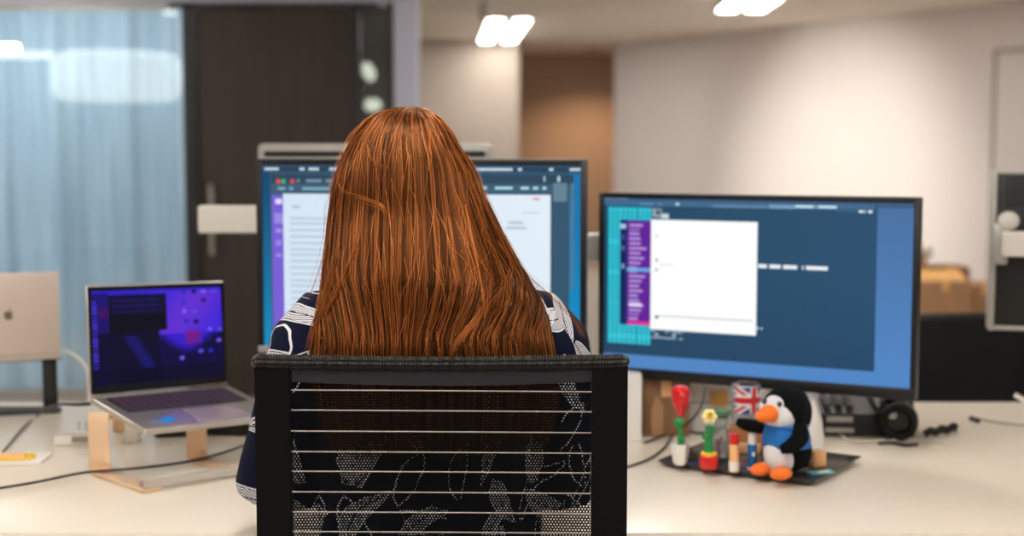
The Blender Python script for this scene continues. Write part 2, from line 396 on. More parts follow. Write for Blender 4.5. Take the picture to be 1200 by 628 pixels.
# ============================================================ MONITORS
def monitor(name, label, L, R, ztop_, zbot, content, nx, nz, bez, chin, logo=None, chin_mat=None):
    """L, R: (x, y) of the left and right edges; returns root standing at the bottom centre of the panel"""
    L = Vector((*L, 0)); R = Vector((*R, 0)); d = R-L; W = d.length; H = ztop_-zbot; rz = math.atan2(d.y, d.x); c = (L+R)/2
    t = thing(name, label, 'monitor', (c.x, c.y, zbot), rz)
    build('casing', MB().box((0, .012, H/2), (W, .022, H), bev=.003).box((0, .032, H/2), (W*.6, .03, H*.6), bev=.012), M['blk'], t)
    # bezel as a frame
    m = MB()
    for x in (-1, 1): m.box((x*(W/2-bez/2), -.0015, H/2), (bez, .007, H), bev=.0012)
    m.box((0, -.0015, H-bez/2), (W-2*bez, .007, bez), bev=.0012)
    build('bezel', m, M['blk'], t)
    build('chin', MB().box((0, -.002, chin/2), (W-.0005, .009, chin), bev=.0015), chin_mat or M['blk'], t)
    sw, sh = W-2*bez, H-bez-chin
    inv = Matrix.LocRotScale(t.location, Euler((0, 0, rz)), None).inverted()
    def uv(px, py):
        n = Vector((math.sin(rz), -math.cos(rz), 0)); r = ray(px, py)
        k = n.dot(c)/n.dot(r); p = inv @ (r*k+Vector((0, 0, CAMZ)))
        return (p.x+sw/2)/sw, 1-(p.z-chin)/sh
    grid_colors('screen', sw, sh, nx, nz, content(uv), M['screen'], t, Matrix.Translation((0, -.0005, chin+sh/2)))
    if logo:
        me = text_mesh(*logo); me.transform(Matrix.Translation((0, -.0072, chin*.5)) @ Matrix.Rotation(PI/2, 4, 'X'))
        o = finish('brand_lettering', me, M['text_silver'], t, smooth=False); o['label'] = 'silver brand lettering'
    return t, W, H
def mixc(a, b, t): return tuple(a[i]*(1-t)+b[i]*t for i in range(3))
def painter(uv, bg, rects):
    """rects: (x0,y0,x1,y1 in photo pixels, colour or function)"""
    R = []
    for x0, y0, x1, y1, c in rects:
        a = uv(x0, y0); b = uv(x1, y1); cc = uv((x0+x1)/2, y0)
        q = [uv(x0, y0), uv(x1, y0), uv(x1, y1), uv(x0, y1)]
        u0 = (q[0][0]+q[3][0])/2; u1 = (q[1][0]+q[2][0])/2; v0 = (q[0][1]+q[1][1])/2; v1 = (q[2][1]+q[3][1])/2
        R.append((u0, v0, u1, v1, c))
    def f(u, v):
        c = bg(u, v)
        for u0, v0, u1, v1, k in R:
            if u0 <= u <= u1 and v0 <= v <= v1:
                k2 = k((u-u0)/(u1-u0), (v-v0)/(v1-v0)) if callable(k) else k
                if k2 is not None: c = k2
        return c
    return f
def hsh(*a): return (math.sin(sum(x*y for x, y in zip(a, (12.9898, 78.233, 37.719))))*43758.5453) % 1
def textrow(col, n, dens=.6, seed=0):
    return lambda a, b: col if hsh(int(a*n), seed, 1) < dens and .2 < b < .8 else None
def main_content(uv):
    def bg(u, v): return mixc((44, 104, 140), (38, 84, 116), abs(u-.5)*2) if v < .04 else mixc((22, 116, 172), (14, 150, 205), v**2)
    rects = [(304, 203, 668, 404, (52, 86, 110)), (318, 204, 672, 228, lambda a, b: (44, 70, 92) if b < .5 else (60, 92, 116)),
             (310, 195, 680, 201, lambda a, b: (200, 215, 225) if hsh(int(a*62), 3, 0) < .5 and (a < .62 or a > .64) and .2 < b < .85 else (40, 62, 84)),
             (324, 210, 328, 214, (235, 80, 70)), (330, 210, 334, 214, (70, 180, 120)), (341, 210, 345, 214, (220, 70, 80)), (348, 210, 400, 214, textrow((120, 150, 170), 14, .6, 5)),
             (560, 207, 668, 212, lambda a, b: (190, 210, 225) if a > .72 and hsh(int(a*30), 8, 0) < .5 else None),
             (326, 218, 400, 224, textrow((130, 175, 190), 16, .6, 6)), (556, 217, 645, 223, textrow((170, 225, 225), 18, .5, 7)),
             (320, 228, 333, 399, mixc((112, 92, 214), (130, 96, 206), .4)),
             (323, 232, 330, 240, textrow((225, 220, 255), 2, .9, 8)), (321, 250, 332, 262, (150, 140, 226)), (323, 268, 330, 273, (160, 150, 230)), (323, 282, 330, 287, (150, 140, 228)), (323, 296, 330, 301, (150, 140, 228)),
             (333, 228, 645, 399, lambda a, b: mixc((214, 229, 244), (226, 238, 248), a)),
             (341, 254, 420, 392, lambda a, b: (188, 205, 222) if (b*19) % 1 < .42 and a < .5+.5*hsh(int(b*19), 1, 1) else None),
             (342, 240, 352, 243, (170, 190, 205)), (596, 260, 614, 262, (180, 198, 214)), (592, 266, 616, 268, (184, 202, 216)), (625, 232, 632, 235, (220, 170, 180)),
             (612, 248, 632, 250, (196, 210, 224)), (648, 215, 664, 236, lambda a, b: (98, 130, 150)), (669, 215, 673, 340, (84, 120, 146)),
             (309, 203, 318, 404, lambda a, b: mixc((10, 70, 110), (20, 140, 190), b))]
    return painter(uv, bg, rects)
def right_content(uv):
    def bg(u, v): return mixc((72, 112, 160), (82, 134, 196), min(1, v*1.1)) if v > .03 else (60, 92, 128)
    def win(a, b): return mixc((36, 74, 98), (42, 80, 112), a) if b < .5 else mixc(mixc((36, 74, 98), (42, 80, 112), a), (36, 66, 98), b-.5)
    rects = [(708, 238, 1026, 424, win), (708, 231, 740, 235, textrow((110, 140, 160), 8, .6, 2)),
             (963, 232, 1068, 236, textrow((190, 208, 220), 26, .55, 4)),
             (708, 237, 1026, 243, lambda a, b: (66, 106, 142)), (750, 238, 775, 241, textrow((120, 150, 180), 6, .8, 9)), (792, 238, 796, 241, (190, 220, 230)), (835, 240, 900, 243, (96, 136, 170)),
             (901, 240, 932, 244, (118, 158, 190)), (933, 240, 980, 244, lambda a, b: (205, 228, 240) if hsh(int(a*9), 4, 4) < .8 else (120, 160, 190)),
             (980, 245, 1024, 250, lambda a, b: (54, 92, 124)), (1007, 246, 1024, 250, textrow((225, 235, 240), 9, .7, 3)),
             (712, 243, 763, 402, lambda a, b: ((24, 148, 176) if ((a*9) % 1 < .25 or (b*36) % 1 < .3) else (62, 204, 218))),
             (764, 244, 776, 254, (150, 170, 185)), (769, 246, 774, 251, (70, 90, 105)), (776, 251, 783, 256, (200, 215, 220)),
             (726, 258, 736, 379, (22, 40, 92)), (727, 262, 733, 268, (170, 200, 225)), (728, 275, 732, 280, (70, 80, 140)), (728, 288, 732, 293, (90, 100, 160)), (728, 309, 732, 314, (120, 150, 200)),
             (734, 258, 763, 380, lambda a, b: (98, 38, 152)),
             (736, 262, 758, 378, lambda a, b: (186, 150, 220) if (b*21) % 1 < .5 and a < .4+.6*hsh(int(b*21), 2, 2) and .08 < (a) else None),
             (735, 314, 763, 318, (110, 170, 226)), (737, 355, 752, 359, (230, 220, 245)), (736, 376, 763, 380, (222, 50, 150)),
             (763, 258, 887, 390, (255, 255, 255)), (768, 372, 882, 374, (180, 198, 200)), (768, 276, 771, 278, (120, 120, 140)), (768, 304, 771, 306, (120, 120, 140)), (768, 315, 771, 317, (130, 130, 150)), (768, 371, 772, 373, (90, 90, 110)), (772, 310, 790, 311, (225, 225, 230)),
             (763, 388, 800, 398, lambda a, b: (170, 190, 205) if (b*3) % 1 < .6 and hsh(int(a*9), int(b*3), 1) < .6 else None), (885, 383, 896, 387, textrow((210, 225, 235), 5, .8, 6)),
             (888, 310, 970, 316, lambda a, b: (235, 242, 245) if hsh(int(a*30), 7, 1) < .86 and .2 < b < .8 else None)]
    return painter(uv, bg, rects)
def edgex(px, Y): return ((px-600)/F*Y/ (1) , Y)
Lm, Rm = P(300, 186, 2.665), P(688, 190, 2.575)
t1, W1, H1 = monitor('desk_monitor', 'large black monitor directly behind the redhead, showing a white page with purple sidebar', (Lm.x, Lm.y), (Rm.x, Rm.y), P(300, 186, 2.665).z, P(300, 412, 2.665).z, main_content, 240, 140, .0115, .0125, chin_mat=M['silver'])
zb = t1.location.z
build('neck', MB().box((0, .06, (DZ-zb)/2+.07), (.05, .02, zb-DZ+.14), bev=.004), M['blk'], t1)
build('stand_base', MB().box((0, .03, DZ-zb+.0055), (.24, .2, .011), bev=.004), M['blk'], t1)
Lr, Rr = P(703, 226, 2.79), P(1079, 232, 2.51)
t2, W2, H2 = monitor('desk_monitor', 'large black monitor on the right, showing dark editor, purple list and white window', (Lr.x, Lr.y), (Rr.x, Rr.y), 1.211, .849, right_content, 250, 140, .0105, .0205, logo=('SAMSUNG', .0085, .0002))

# monitor arms behind
def arm(name, label, pole, pts, m, end_r):
    t = thing(name, label, 'monitor mount', (pole[0], pole[1], DZ))
    build('pole', MB().tube([(0, 0, .0), (0, 0, pole[2]-DZ)], .016, 16), M['silver'], t)
    build('clamp_base', MB().box((0, 0, .012), (.09, .09, .024), bev=.006), M['silver'], t)
    p0, p1, hh, dd = pts; d = Vector(p1)-Vector(p0); c = (Vector(p0)+Vector(p1))/2
    build('beam', MB().box(c, (d.length, dd, hh), (0, 0, math.atan2(d.y, d.x)), bev=end_r, seg=4), m, t, True)
    return t
p0, p1 = P(233, 256.5, 2.98), P(420, 257, 2.98)
arm('desk_mount', 'white monitor arm beam with rounded end, sticking out left of the middle monitor', (P(400, 250, 2.98).x, 3.01, 1.2), (p0, p1, .058, .03), M['steel_white'], .006)
p0, p1 = P(640, 289, 2.90), P(722, 289, 2.90)
ar2 = arm('desk_mount', 'grey monitor arm beam in the gap between the two big monitors', (P(655, 250, 2.9).x, 2.93, 1.16), (p0, p1, .055, .028), M['silver'], .006)
a0 = P(722, 289, 2.90); a1 = t2.matrix_basis @ Vector((-W2*.28+.05, .047, H2*.55))
build('link', MB().tube([a0, (a1.x-.01, a1.y+.09, a0.z), (a1.x, a1.y, a0.z)], .014, 12, sub=4), M['silver'], ar2, True)
# back-to-back monitor seen over the middle one
Wb = P(577, 180, 3.05).x-P(303, 180, 3.05).x; cx = (P(577, 180, 3.05).x+P(303, 180, 3.05).x)/2; zt = P(400, 168, 3.05).z
t = thing('back_monitor', 'silver backed monitor facing away, its top edge showing above the middle monitor', 'monitor', (cx, 3.05, DZ))
hb = .30
m_ = MB().box((0, .0, zt-DZ-hb/2), (Wb, .035, hb), bev=.012, seg=4); build('casing', m_, M['silver'], t)
build('vent_strip', MB().box((0, -.0185, zt-DZ-.022), (Wb-.03, .006, .012), bev=.002), M['blk'], t)
build('screen', MB().box((0, .019, zt-DZ-hb/2), (Wb-.03, .002, hb-.03)), M['blk_gloss'], t)
build('neck', MB().box((0, -.0, (zt-DZ-hb)/2+.03), (.05, .02, zt-DZ-hb+.06), bev=.004), M['silver'], t)
build('stand_base', MB().box((0, 0, .006), (.22, .13, .012), bev=.004), M['silver'], t)

# ------------------------------------------------------------ right far monitor with bracket
pR = P(1163, 198, 2.98); zt = P(1165, 200, 2.98).z; zb = P(1165, 386, 2.98).z; Wf = .50; rzf = math.radians(-14)
t = thing('side_monitor', 'silver framed black backed monitor cut by the right edge, facing away', 'monitor', (pR.x, pR.y, zb), rzf)
Hf = zt-zb
m_ = MB()
m_.box((.0045, .012, Hf/2), (.012, .060, Hf), bev=.003).box((Wf-.005, .012, Hf/2), (.012, .060, Hf), bev=.003)
m_.box((Wf/2, .012, Hf-.0035), (Wf-.02, .036, .007), bev=.002).box((Wf/2, .012, .0045), (Wf-.02, .036, .009), bev=.002)
build('frame', m_, M['silver'], t)
m_ = MB().box((Wf/2, .012, Hf/2), (Wf-.02, .026, Hf-.012), bev=.002)
for k in range(12): m_.box((Wf/2, -.0015, Hf-.014-k*.0055), (Wf-.05, .0025, .0024))
build('casing', m_, M['blk'], t)
build('knob', MB().ell((.033, -.02, P(0, 258, 2.98).z-zb), (.022, .014, .020)), M['steel_white'], t)
build('bracket', MB().box((.018, -.012, P(0, 285, 2.98).z-zb), (.03, .03, .085), bev=.004), M['silver'], t)
zk = P(0, 284, 2.98).z
build('arm_beam', MB().box((.09, -.035, zk-zb), (.14, .035, .052), bev=.006, seg=3), M['steel_white'], t)
build('pole', MB().tube([(.16, -.035, DZ-zb+.002), (.16, -.035, zk-zb+.03)], .016, 16).box((.16, -.035, DZ-zb+.012), (.09, .09, .022), bev=.004), M['silver'], t)

# ============================================================ LAPTOPS
def screen_laptop():
    def bg(u, v):
        c = mixc((52, 26, 196), (30, 14, 150), v)
        if u > .42 and v < .5: c = mixc((64, 36, 214), (96, 44, 205), .5+.5*math.sin(u*9+v*5))
        k = math.hypot((u-.27)/.5, (v-1.0)/.62)
        if u < .5 and v > .45: c = mixc((6, 4, 40), (22, 20, 120), max(0, .8*math.sin(u*22-v*9)) if .17 < u < .5 and v > .5 and v < .84 else 0)
        if v > .5 and u > .5:
            ed = .62+.1*math.sin(u*11)
            c = mixc((50, 26, 200), (8, 4, 60), max(0, min(1, (v-ed+.1)/.12)))
        if v > .84: c = mixc(c, (4, 3, 34), .75)
        if u < .12: c = mixc(c, (6, 4, 50), .6)
        if .7 < u < .82 and .48 < v < .62: c = mixc(c, (130, 20, 110), .7)
        if .05 < u < .14 and .2 < v < .3: c = (60, 10, 90)
        if .12 < u < .56 and .06 < v < .45: c = (8, 5, 44) if v < .27 else (3, 3, 20)
        if .15 < u < .5 and .1 < v < .26 and (v*18) % 1 < .35: c = (22, 16, 92)
        if v < .035: c = (44, 30, 190)
        if u < .035 and .12 < v < .85 and (v*26) % 1 < .5: c = (66, 50, 200)
        for i, (a, b) in enumerate(((.7, .05), (.78, .05), (.86, .05), (.94, .05), (.7, .16), (.86, .15), (.7, .26), (.78, .27), (.71, .37), (.79, .38), (.9, .47), (.98, .48), (.82, .59), (.9, .59), (.97, .6), (.82, .71), (.9, .71), (.97, .7), (.67, .77))):
            if abs(u-a) < .018 and abs(v-b) < .02: c = ((40, 40, 190), (20, 14, 90), (120, 90, 235), (90, 70, 225))[i % 4]
        return c
    return bg
S = .922
lx, ly, lz, lyaw, lpit, llid = -.69468*S, 2.79137*S, CAMZ-(CAMZ-.8176)*S, .753, .15, .102
LW, LH = .304*S, .212*S
lap = thing('laptop', 'open silver laptop with glowing blue purple desktop on the rose gold stand', 'laptop', (lx, ly, lz), lyaw)
lap.rotation_euler = (0, math.radians(2.0), lyaw)
bpy.context.view_layer.update()
# local: X right along hinge, -Y to user
Rb = Matrix.Rotation(lpit, 4, 'X')
m_ = MB().box((0, -LH/2, -.006), (LW, LH, .012), bev=.004, seg=3, mtx=Rb); base = build('base', m_, M['alu'], lap)
m_ = MB().box((0, -LH*.30, .0005), (LW*.86, LH*.44, .0012), mtx=Rb); kb = build('keyboard_well', m_, M['blk'], lap)
m_ = MB()
for r in range(5):
    for k in range(13): m_.box(((k-6)*LW*.064, -LH*.12-r*LH*.09, .0016), (LW*.055, LH*.075, .0016), bev=.0004, seg=1, mtx=Rb)
o = build('keys', m_, M['key'], lap)
build('trackpad', MB().box((LW*.08, -LH*.77, .0005), (LW*.36, LH*.36, .001), bev=.0004, seg=1, mtx=Rb), mat('trackpad_metal', (190, 172, 184), .25, .5), lap)
bird = [(-.022, -.002), (-.012, -.003), (-.004, -.002), (.000, .006), (.007, .009), (.013, .006), (.018, .006), (.015, .002), (.014, -.004), (.009, -.011), (.000, -.013), (-.010, -.011), (-.015, -.007), (-.010, -.006)]
o = build('sticker', MB().prism([(-LW*.29+x*1.25, -LH*.80+y*1.25) for x, y in bird], .0002, .0012, 'xy', Rb), M['sticker'], lap); o['label'] = 'blue bird shaped sticker'
Rl = Matrix.Rotation(-llid, 4, 'X')
m_ = MB().box((0, .0035, LH/2+.002), (LW, .006, LH), bev=.0028, seg=3, mtx=Rl); build('lid', m_, M['alu'], lap)
m_ = MB()
for x in (-1, 1): m_.box((x*(LW/2-.0052), -.0002, LH/2+.002), (.0065, .0018, LH-.006), mtx=Rl)
m_.box((0, -.0002, LH-.005), (LW-.016, .0018, .008), mtx=Rl).box((0, -.0002, .011), (LW-.016, .0018, .014), mtx=Rl)
build('screen_bezel', m_, M['blk_gloss'], lap)
grid_colors('screen', LW-.0165, LH-.025, 130, 84, screen_laptop(), M['screen'], lap, Rl @ Matrix.Translation((0, -.0004, .018+(LH-.025)/2+.0)))
# stand
Fv = Vector((math.sin(lyaw), -math.cos(lyaw), 0)); Xv = Vector((math.cos(lyaw), math.sin(lyaw), 0))
st = thing('laptop_stand', 'rose gold metal laptop stand with clear acrylic front rod on the white desk', 'laptop stand', (-.60, 2.42, DZ))
fl = PZ(117, 555, DZ); fl = Vector((fl.x, fl.y, DZ)); fr = PZ(231, 540, DZ); fr = Vector((fr.x, fr.y, DZ))
th = .005; wd = .036
for base_p, ztop2 in ((fl, .842), (fr, .836)):
    # upright, bent to the foot
    m_ = MB(); c = base_p
    m_.box((c.x, c.y, (DZ+ztop2)/2), (wd, th, ztop2-DZ), (0, 0, .12), bev=.0015)
    build('upright', m_, M['rose'], st, True)
    ln = .185 if base_p is fl else .17
    mid = c+Fv*ln/2
    m_ = MB().box((mid.x, mid.y, DZ+.004), (wd, ln, .006), (0, 0, math.atan2(Fv.y, Fv.x)+PI/2), bev=.0015)
    build('foot', m_, M['rose'], st, True)
a = fl+Fv*.178-Xv*.012+Vector((0, 0, .0135)); b = fr+Fv*.163+Xv*.03+Vector((0, 0, .0135))
build('front_rod', MB().tube([a, b], .008, 16), M['acrylic'], st, True, label='clear acrylic rod')
a2 = a-Fv*.018; b2 = b-Fv*.018
build('rod_bar', MB().tube([a2+Vector((0, 0, -.003)), b2+Vector((0, 0, -.003))], .0045, 12), M['alu'], st, True)
a = fl+Vector((0, 0, .105)); b = fr+Vector((0, 0, .105))
m_ = MB()
top = (a+b)/2
build('rest_bar', MB().tube([(fl.x, fl.y+.003, .83), (fr.x, fr.y+.003, .83)], .004, 8), M['rose'], st, True)

# far laptop (back seen)
far = thing('laptop', 'pale metal laptop seen from behind at the left edge, fruit emblem on its lid', 'laptop', P(0, 420, 2.92), 0)
Wl, Hl = .304, .212
pr = P(71, 414, 2.98); ry = math.radians(22)
far.location = (pr.x-math.cos(ry)*Wl/2, pr.y-math.sin(ry)*Wl/2, pr.z); far.rotation_euler = (0, 0, ry); bpy.context.view_layer.update()
hl = P(71, 318, 2.98).z-pr.z
build('lid', MB().box((0, 0, hl/2), (Wl, .006, hl), bev=.0028, seg=3), M['alu_lid'], far)
build('screen', MB().box((0, .0035, hl/2+.004), (Wl-.012, .001, hl-.018)), M['blk_gloss'], far)
build('base', MB().box((0, Hl/2+.002, -.006), (Wl, Hl, .012), bev=.004, seg=3), M['alu_lid'], far)
build('keys', MB().box((0, Hl*.35, .0006), (Wl*.86, Hl*.45, .0012)), M['key'], far)
ap = [(0, -.0105), (.003, -.0118), (.006, -.010), (.0085, -.0055), (.0095, -.002), (.0072, 0), (.0068, .003), (.0085, .006), (.006, .0080), (.003, .0078), (0, .0066), (-.003, .0078), (-.006, .0078), (-.0088, .005), (-.0098, 0), (-.009, -.0045), (-.006, -.0100), (-.003, -.0118)]
lgx = -Wl/2+Wl*.5
q = P(11, 369, 2.9)
inv = Matrix.LocRotScale(far.location, Euler((0, 0, ry)), None).inverted(); ql = inv @ q
m_ = MB().prism([(ql.x+x*.95, hl*.5+z*.95) for x, z in ap], -.0036, -.0029)
m_.prism([(ql.x+x, hl*.5+z) for x, z in ((.0, .009), (.003, .010), (.005, .0145), (.001, .0135))], -.0036, -.0029)
o = build('emblem', m_, M['logo_grey'], far); o['label'] = 'grey fruit emblem with a bite'
fs = thing('laptop_stand', 'black laptop stand with a flat upright at the left edge of the desk', 'laptop stand', (pr.x-.03, 3.0, DZ), ry)
zs_ = pr.z-DZ-.0125
build('upright', MB().box((.0, .01, zs_/2), (.03, .012, zs_-.002), bev=.002), M['blk'], fs)
build('upright', MB().box((-.22, .01, zs_/2), (.03, .012, zs_-.002), bev=.002), M['blk'], fs)
build('top_rail', MB().box((-.11, .015, zs_-.003), (.27, .02, .005), bev=.001), M['blk'], fs)
build('foot', MB().tube([(.02, -.02, .008), (-.06, -.012, .010), (-.16, .0, .012), (-.26, .03, .010)], [.006, .009, .011, .008], 8, sub=5), M['blk'], fs)

# ============================================================ OFFICE CHAIR (foreground)
CY = 1.79
xL, xR = P(300, 500, CY).x, P(735, 500, CY).x; xc = (xL+xR)/2; wch = xR-xL
ch = thing('office_chair', 'black mesh back office chair the redhead sits on, thin pale ribs across the back', 'chair', (xc, 2.02, 0))
zt = P(517, 423, CY).z
pw = P(342, 500, CY).x-xL
for s in (-1, 1):
    x = xc+s*(wch/2-pw/2)
    rings = []
    for z, y, hwid in ((.44, CY+.05, pw*.42), (.52, CY+.012, pw*.47), (.66, CY, pw*.5), (.80, CY, pw*.5), (zt-.004, CY, pw*.5)):
        rings.append([(x-hwid, y-.008, z), (x+hwid, y-.008, z), (x+hwid, y+.012, z), (x-hwid, y+.012, z)])
    m_ = MB().loft(rings); bmesh.ops.bevel(m_.bm, geom=list(m_.bm.edges), offset=.002, segments=2, affect='EDGES')
    build('back_post', m_, M['blk_frame'], ch, True)
# braided top roll
n1, n2 = 1100, 48; x0, x1 = P(294, 424, CY-.003).x, P(738, 424, CY-.003).x; rings = []
for i in range(n1+1):
    u = i/n1; x = x0+(x1-x0)*u; e = min(1, min(u, 1-u)*(x1-x0)/.010); r0 = .0088*math.sqrt(max(0, 1-(1-e)**2))+.0003
    zc = zt-.003*(1-(2*u-1)**2); ring = []
    for k in range(n2):
        th_ = 2*PI*k/n2
        r = r0+.0015*e*(math.cos(x/.0036*PI+th_*5)*math.cos(x/.0036*PI-th_*5))
        ring.append((x, CY-.003-math.cos(th_)*r*.95, zc+math.sin(th_)*r))
    rings.append(ring)
build('top_roll', MB().loft(rings), M['braid'], ch, True, label='braided black roll')
# band under the roll
xa, xb = P(342, 440, CY).x, P(694, 440, CY).x
m_ = MB(); rings = []
for i in range(25):
    u = i/24; x = xa+(xb-xa)*u; zb_ = P(517, 447, CY).z-.004*(1-(2*u-1)**2)*1.3; zu = zt-.006
    rings.append([(x, CY-.002, zb_), (x, CY-.002, zu), (x, CY+.002, zu), (x, CY+.002, zb_)])
build('head_band', m_.loft(rings), M['blue_blk'], ch, True)
# mesh lattice
pitch = .0040; R_ = pitch/math.sqrt(3); zlo = .50; nxh = int((xb-xa)/pitch)+1; nzh = int((zt-.02-zlo)/(1.5*R_))
vs = []; fs_ = []
def yb(x, z): u = (x-xa)/(xb-xa)*2-1; return CY+.006+.006*(1-u*u)
for j in range(nzh):
    for i in range(nxh):
        cxh = xa+(i+.5*(j % 2))*pitch; czh = zlo+j*1.5*R_
        if cxh > xb: continue
        b0 = len(vs)
        for rr in (R_*1.0, R_*.53):
            for k in range(6):
                a_ = PI/6+k*PI/3; x = min(max(cxh+rr*math.cos(a_), xa), xb); z = czh+rr*math.sin(a_)
                vs.append((x, yb(x, z), z))
        for k in range(6):
            k2 = (k+1) % 6; fs_.append((b0+k, b0+k2, b0+6+k2, b0+6+k))
me = bpy.data.meshes.new('back_mesh'); me.from_pydata(vs, [], fs_)
finish('back_mesh', me, M['blk_fabric'], ch, True, smooth=False)
for k, py in enumerate((457.5, 481, 505.5, 529.5, 552.5, 576.5, 600, 623, 646.5, 670, 694)):
    zz = P(517, py, CY).z
    if zz < .53: break
    build('rib', MB().tube([(xa-.004, CY-.0035, zz+.0012), (xc, CY-.0025, zz), (xb+.004, CY-.0035, zz-.0012)], .00095, 6, sub=6), M['rib'], ch, True)
build('lower_rail', MB().box((xc, CY+.012, .505), (wch-.04, .018, .03), bev=.005), M['blk_frame'], ch, True)
build('seat', MB().box((xc, 2.03, .445), (.47, .45, .055), bev=.022, seg=4), M['blk_fabric'], ch, True)
build('seat_shell', MB().box((xc, 2.03, .41), (.40, .40, .02), bev=.008), M['blk_frame'], ch, True)
build('back_bracket', MB().tube([(xc, 1.80, .49), (xc, 1.80, .42), (xc, 1.86, .395), (xc, 2.0, .39)], .02, 10, sub=4), M['blk_frame'], ch, True)
build('gas_column', MB().lathe([(.03, .08), (.03, .22), (.018, .22), (.018, .405)], (xc, 2.03, 0)), M['blk_gloss'], ch, True)
def star_base(root, cx_, cy_, m, ang0=.3):
    for k in range(5):
        a_ = ang0+k*2*PI/5; d = Vector((math.cos(a_), math.sin(a_), 0)); c0 = Vector((cx_, cy_, 0))
        build('base_arm', MB().tube([c0+d*.02+Vector((0, 0, .10)), c0+d*.16+Vector((0, 0, .09)), c0+d*.29+Vector((0, 0, .066))], [.028, .02, .014], 10), m, root, True)
        e = c0+d*.29; pz = Vector((-d.y, d.x, 0))
        build('caster', MB().tube([e+Vector((0, 0, .028))-pz*.022, e+Vector((0, 0, .028))-pz*.004], .027, 16).tube([e+Vector((0, 0, .028))+pz*.004, e+Vector((0, 0, .028))+pz*.022], .027, 16).tube([e+Vector((0, 0, .028)), e+Vector((0, 0, .07))], .008, 8), m, root, True)
star_base(ch, xc, 2.03, M['blk_frame'])

# ============================================================ PERSON
def sect(cx, cy, z, rx, ry, n=28, p=2.3):
    out = []
    for k in range(n):
        a_ = 2*PI*k/n; c_, s_ = math.cos(a_), math.sin(a_)
        out.append((cx+rx*math.copysign(abs(c_)**(2/p), c_), cy+ry*math.copysign(abs(s_)**(2/p), s_), z))
    return out
SX = -.116     # body axis
HX = P(478, 200, 1.98).x
pers = thing('person', 'seated woman with long red hair seen from behind, in a navy leaf print blouse', 'person', (SX, 2.0, 0))
body = MB()
body.loft([sect(SX, 1.985, z, rx, ry) for z, rx, ry in ((.478, .10, .08), (.50, .165, .115), (.56, .175, .115), (.66, .13, .075), (.74, .118, .058), (.84, .13, .066), (.95, .145, .072), (1.03, .155, .07), (1.07, .135, .06), (1.095, .07, .05), (1.12, .05, .048))])
body.tube([(SX, 1.985, 1.06), (SX-.008, 1.995, 1.12), (HX, 2.0, 1.18)], [.055, .048, .05], 16)
hc = Vector((HX, 2.005, 1.235))
body.ell(hc+Vector((0, -.005, .012)), (.073, .09, .092)); body.ell(hc+Vector((0, .035, -.045)), (.052, .052, .062)); body.ell(hc+Vector((0, .07, -.098)), (.026, .02, .02))
body.tube([hc+Vector((0, .083, .012)), hc+Vector((0, .100, -.02)), hc+Vector((0, .104, -.034))], [.006, .009, .012], 8)
body.ell(hc+Vector((.012, .09, -.036)), (.009, .010, .008)); body.ell(hc+Vector((-.012, .09, -.036)), (.009, .010, .008))
for s in (-1, 1): body.ell(hc+Vector((s*.074, .0, -.012)), (.008, .018, .03)); body.ell(hc+Vector((s*.03, .078, .022)), (.024, .010, .008))
ELB = {}
for s in (-1, 1):
    sh = Vector((SX+s*.175, 1.985, 1.04)); el = Vector((SX+s*(.208 if s < 0 else .17), 2.025, .845)); wr = Vector((SX+s*.125, 2.225, .775))
    ELB[s] = (sh, el, wr)
    body.tube([Vector((SX+s*.10, 1.985, 1.035)), sh+Vector((-s*.012, 0, -.012)), sh.lerp(el, .5)+Vector((-s*.006, 0, 0)), el], [.042, .042, .038, .034], 14)
    body.tube([el, el.lerp(wr, .35), wr], [.034, .034, .023], 14)
    # hand
    d = Vector((-s*.12, 1, -.06)).normalized(); sd = Vector((s, .12*1, 0)).normalized()
    pc = wr+d*.045
    body.loft([[wr+d*q+sd*w_*math.cos(a_)+Vector((0, 0, 1))*h_*math.sin(a_) for a_ in [2*PI*k/14 for k in range(14)]] for q, w_, h_ in ((-.01, .022, .019), (.02, .030, .016), (.05, .040, .0145), (.085, .041, .012), (.092, .036, .009))])
    for k, (off, ln) in enumerate(((.031, .062), (.0105, .078), (-.0105, .083), (-.031, .074))):   # little to index
        b0 = wr+d*.082+sd*off; dd = (d+sd*(off*2.5)).normalized()
        body.tube([b0-dd*.012, b0+dd*ln*.4+Vector((0, 0, .012)), b0+dd*ln*.75+Vector((0, 0, .004)), b0+dd*ln*.95+Vector((0, 0, -.012))], [.0088, .0084, .0076, .0062], 10, sub=3)
    tb = wr+d*.022-sd*.026
    body.tube([tb, tb+d*.022-sd*.022+Vector((0, 0, .0)), tb+d*.048-sd*.028+Vector((0, 0, -.004)), tb+d*.066-sd*.026+Vector((0, 0, -.008))], [.013, .011, .0095, .0075], 10, sub=3)
    # legs
    hp = Vector((SX+s*.085, 2.0, .56)); kn = Vector((SX+s*.11, 2.42, .535)); an = Vector((SX+s*.10, 2.46, .10))
    body.tube([hp, hp.lerp(kn, .5), kn], [.078, .07, .056], 16); body.tube([kn, kn.lerp(an, .35)+Vector((0, -.012, 0)), an], [.056, .052, .034], 16)
    body.tube([an+Vector((0, -.03, -.045)), an+Vector((0, .05, -.06)), an+Vector((0, .14, -.075))], [.032, .034, .022], 14)
me = remesh(body, .0045, 3); finish('body', me, M['skin'], pers, True)
for s in (-1, 1):
    e = build('eye', MB().ell(hc+Vector((s*.03, .083, .008)), (.014, .008, .009)), M['eye'], pers, True)
    build('iris', MB().ell(hc+Vector((s*.03, .0895, .008)), (.006, .003, .006)), mat('iris', (70, 100, 70), .2), e)
    e.children[0].data.transform(pers.matrix_basis.inverted())
build('lips', MB().ell(hc+Vector((0, .088, -.06)), (.021, .008, .006)), M['lip'], pers, True)
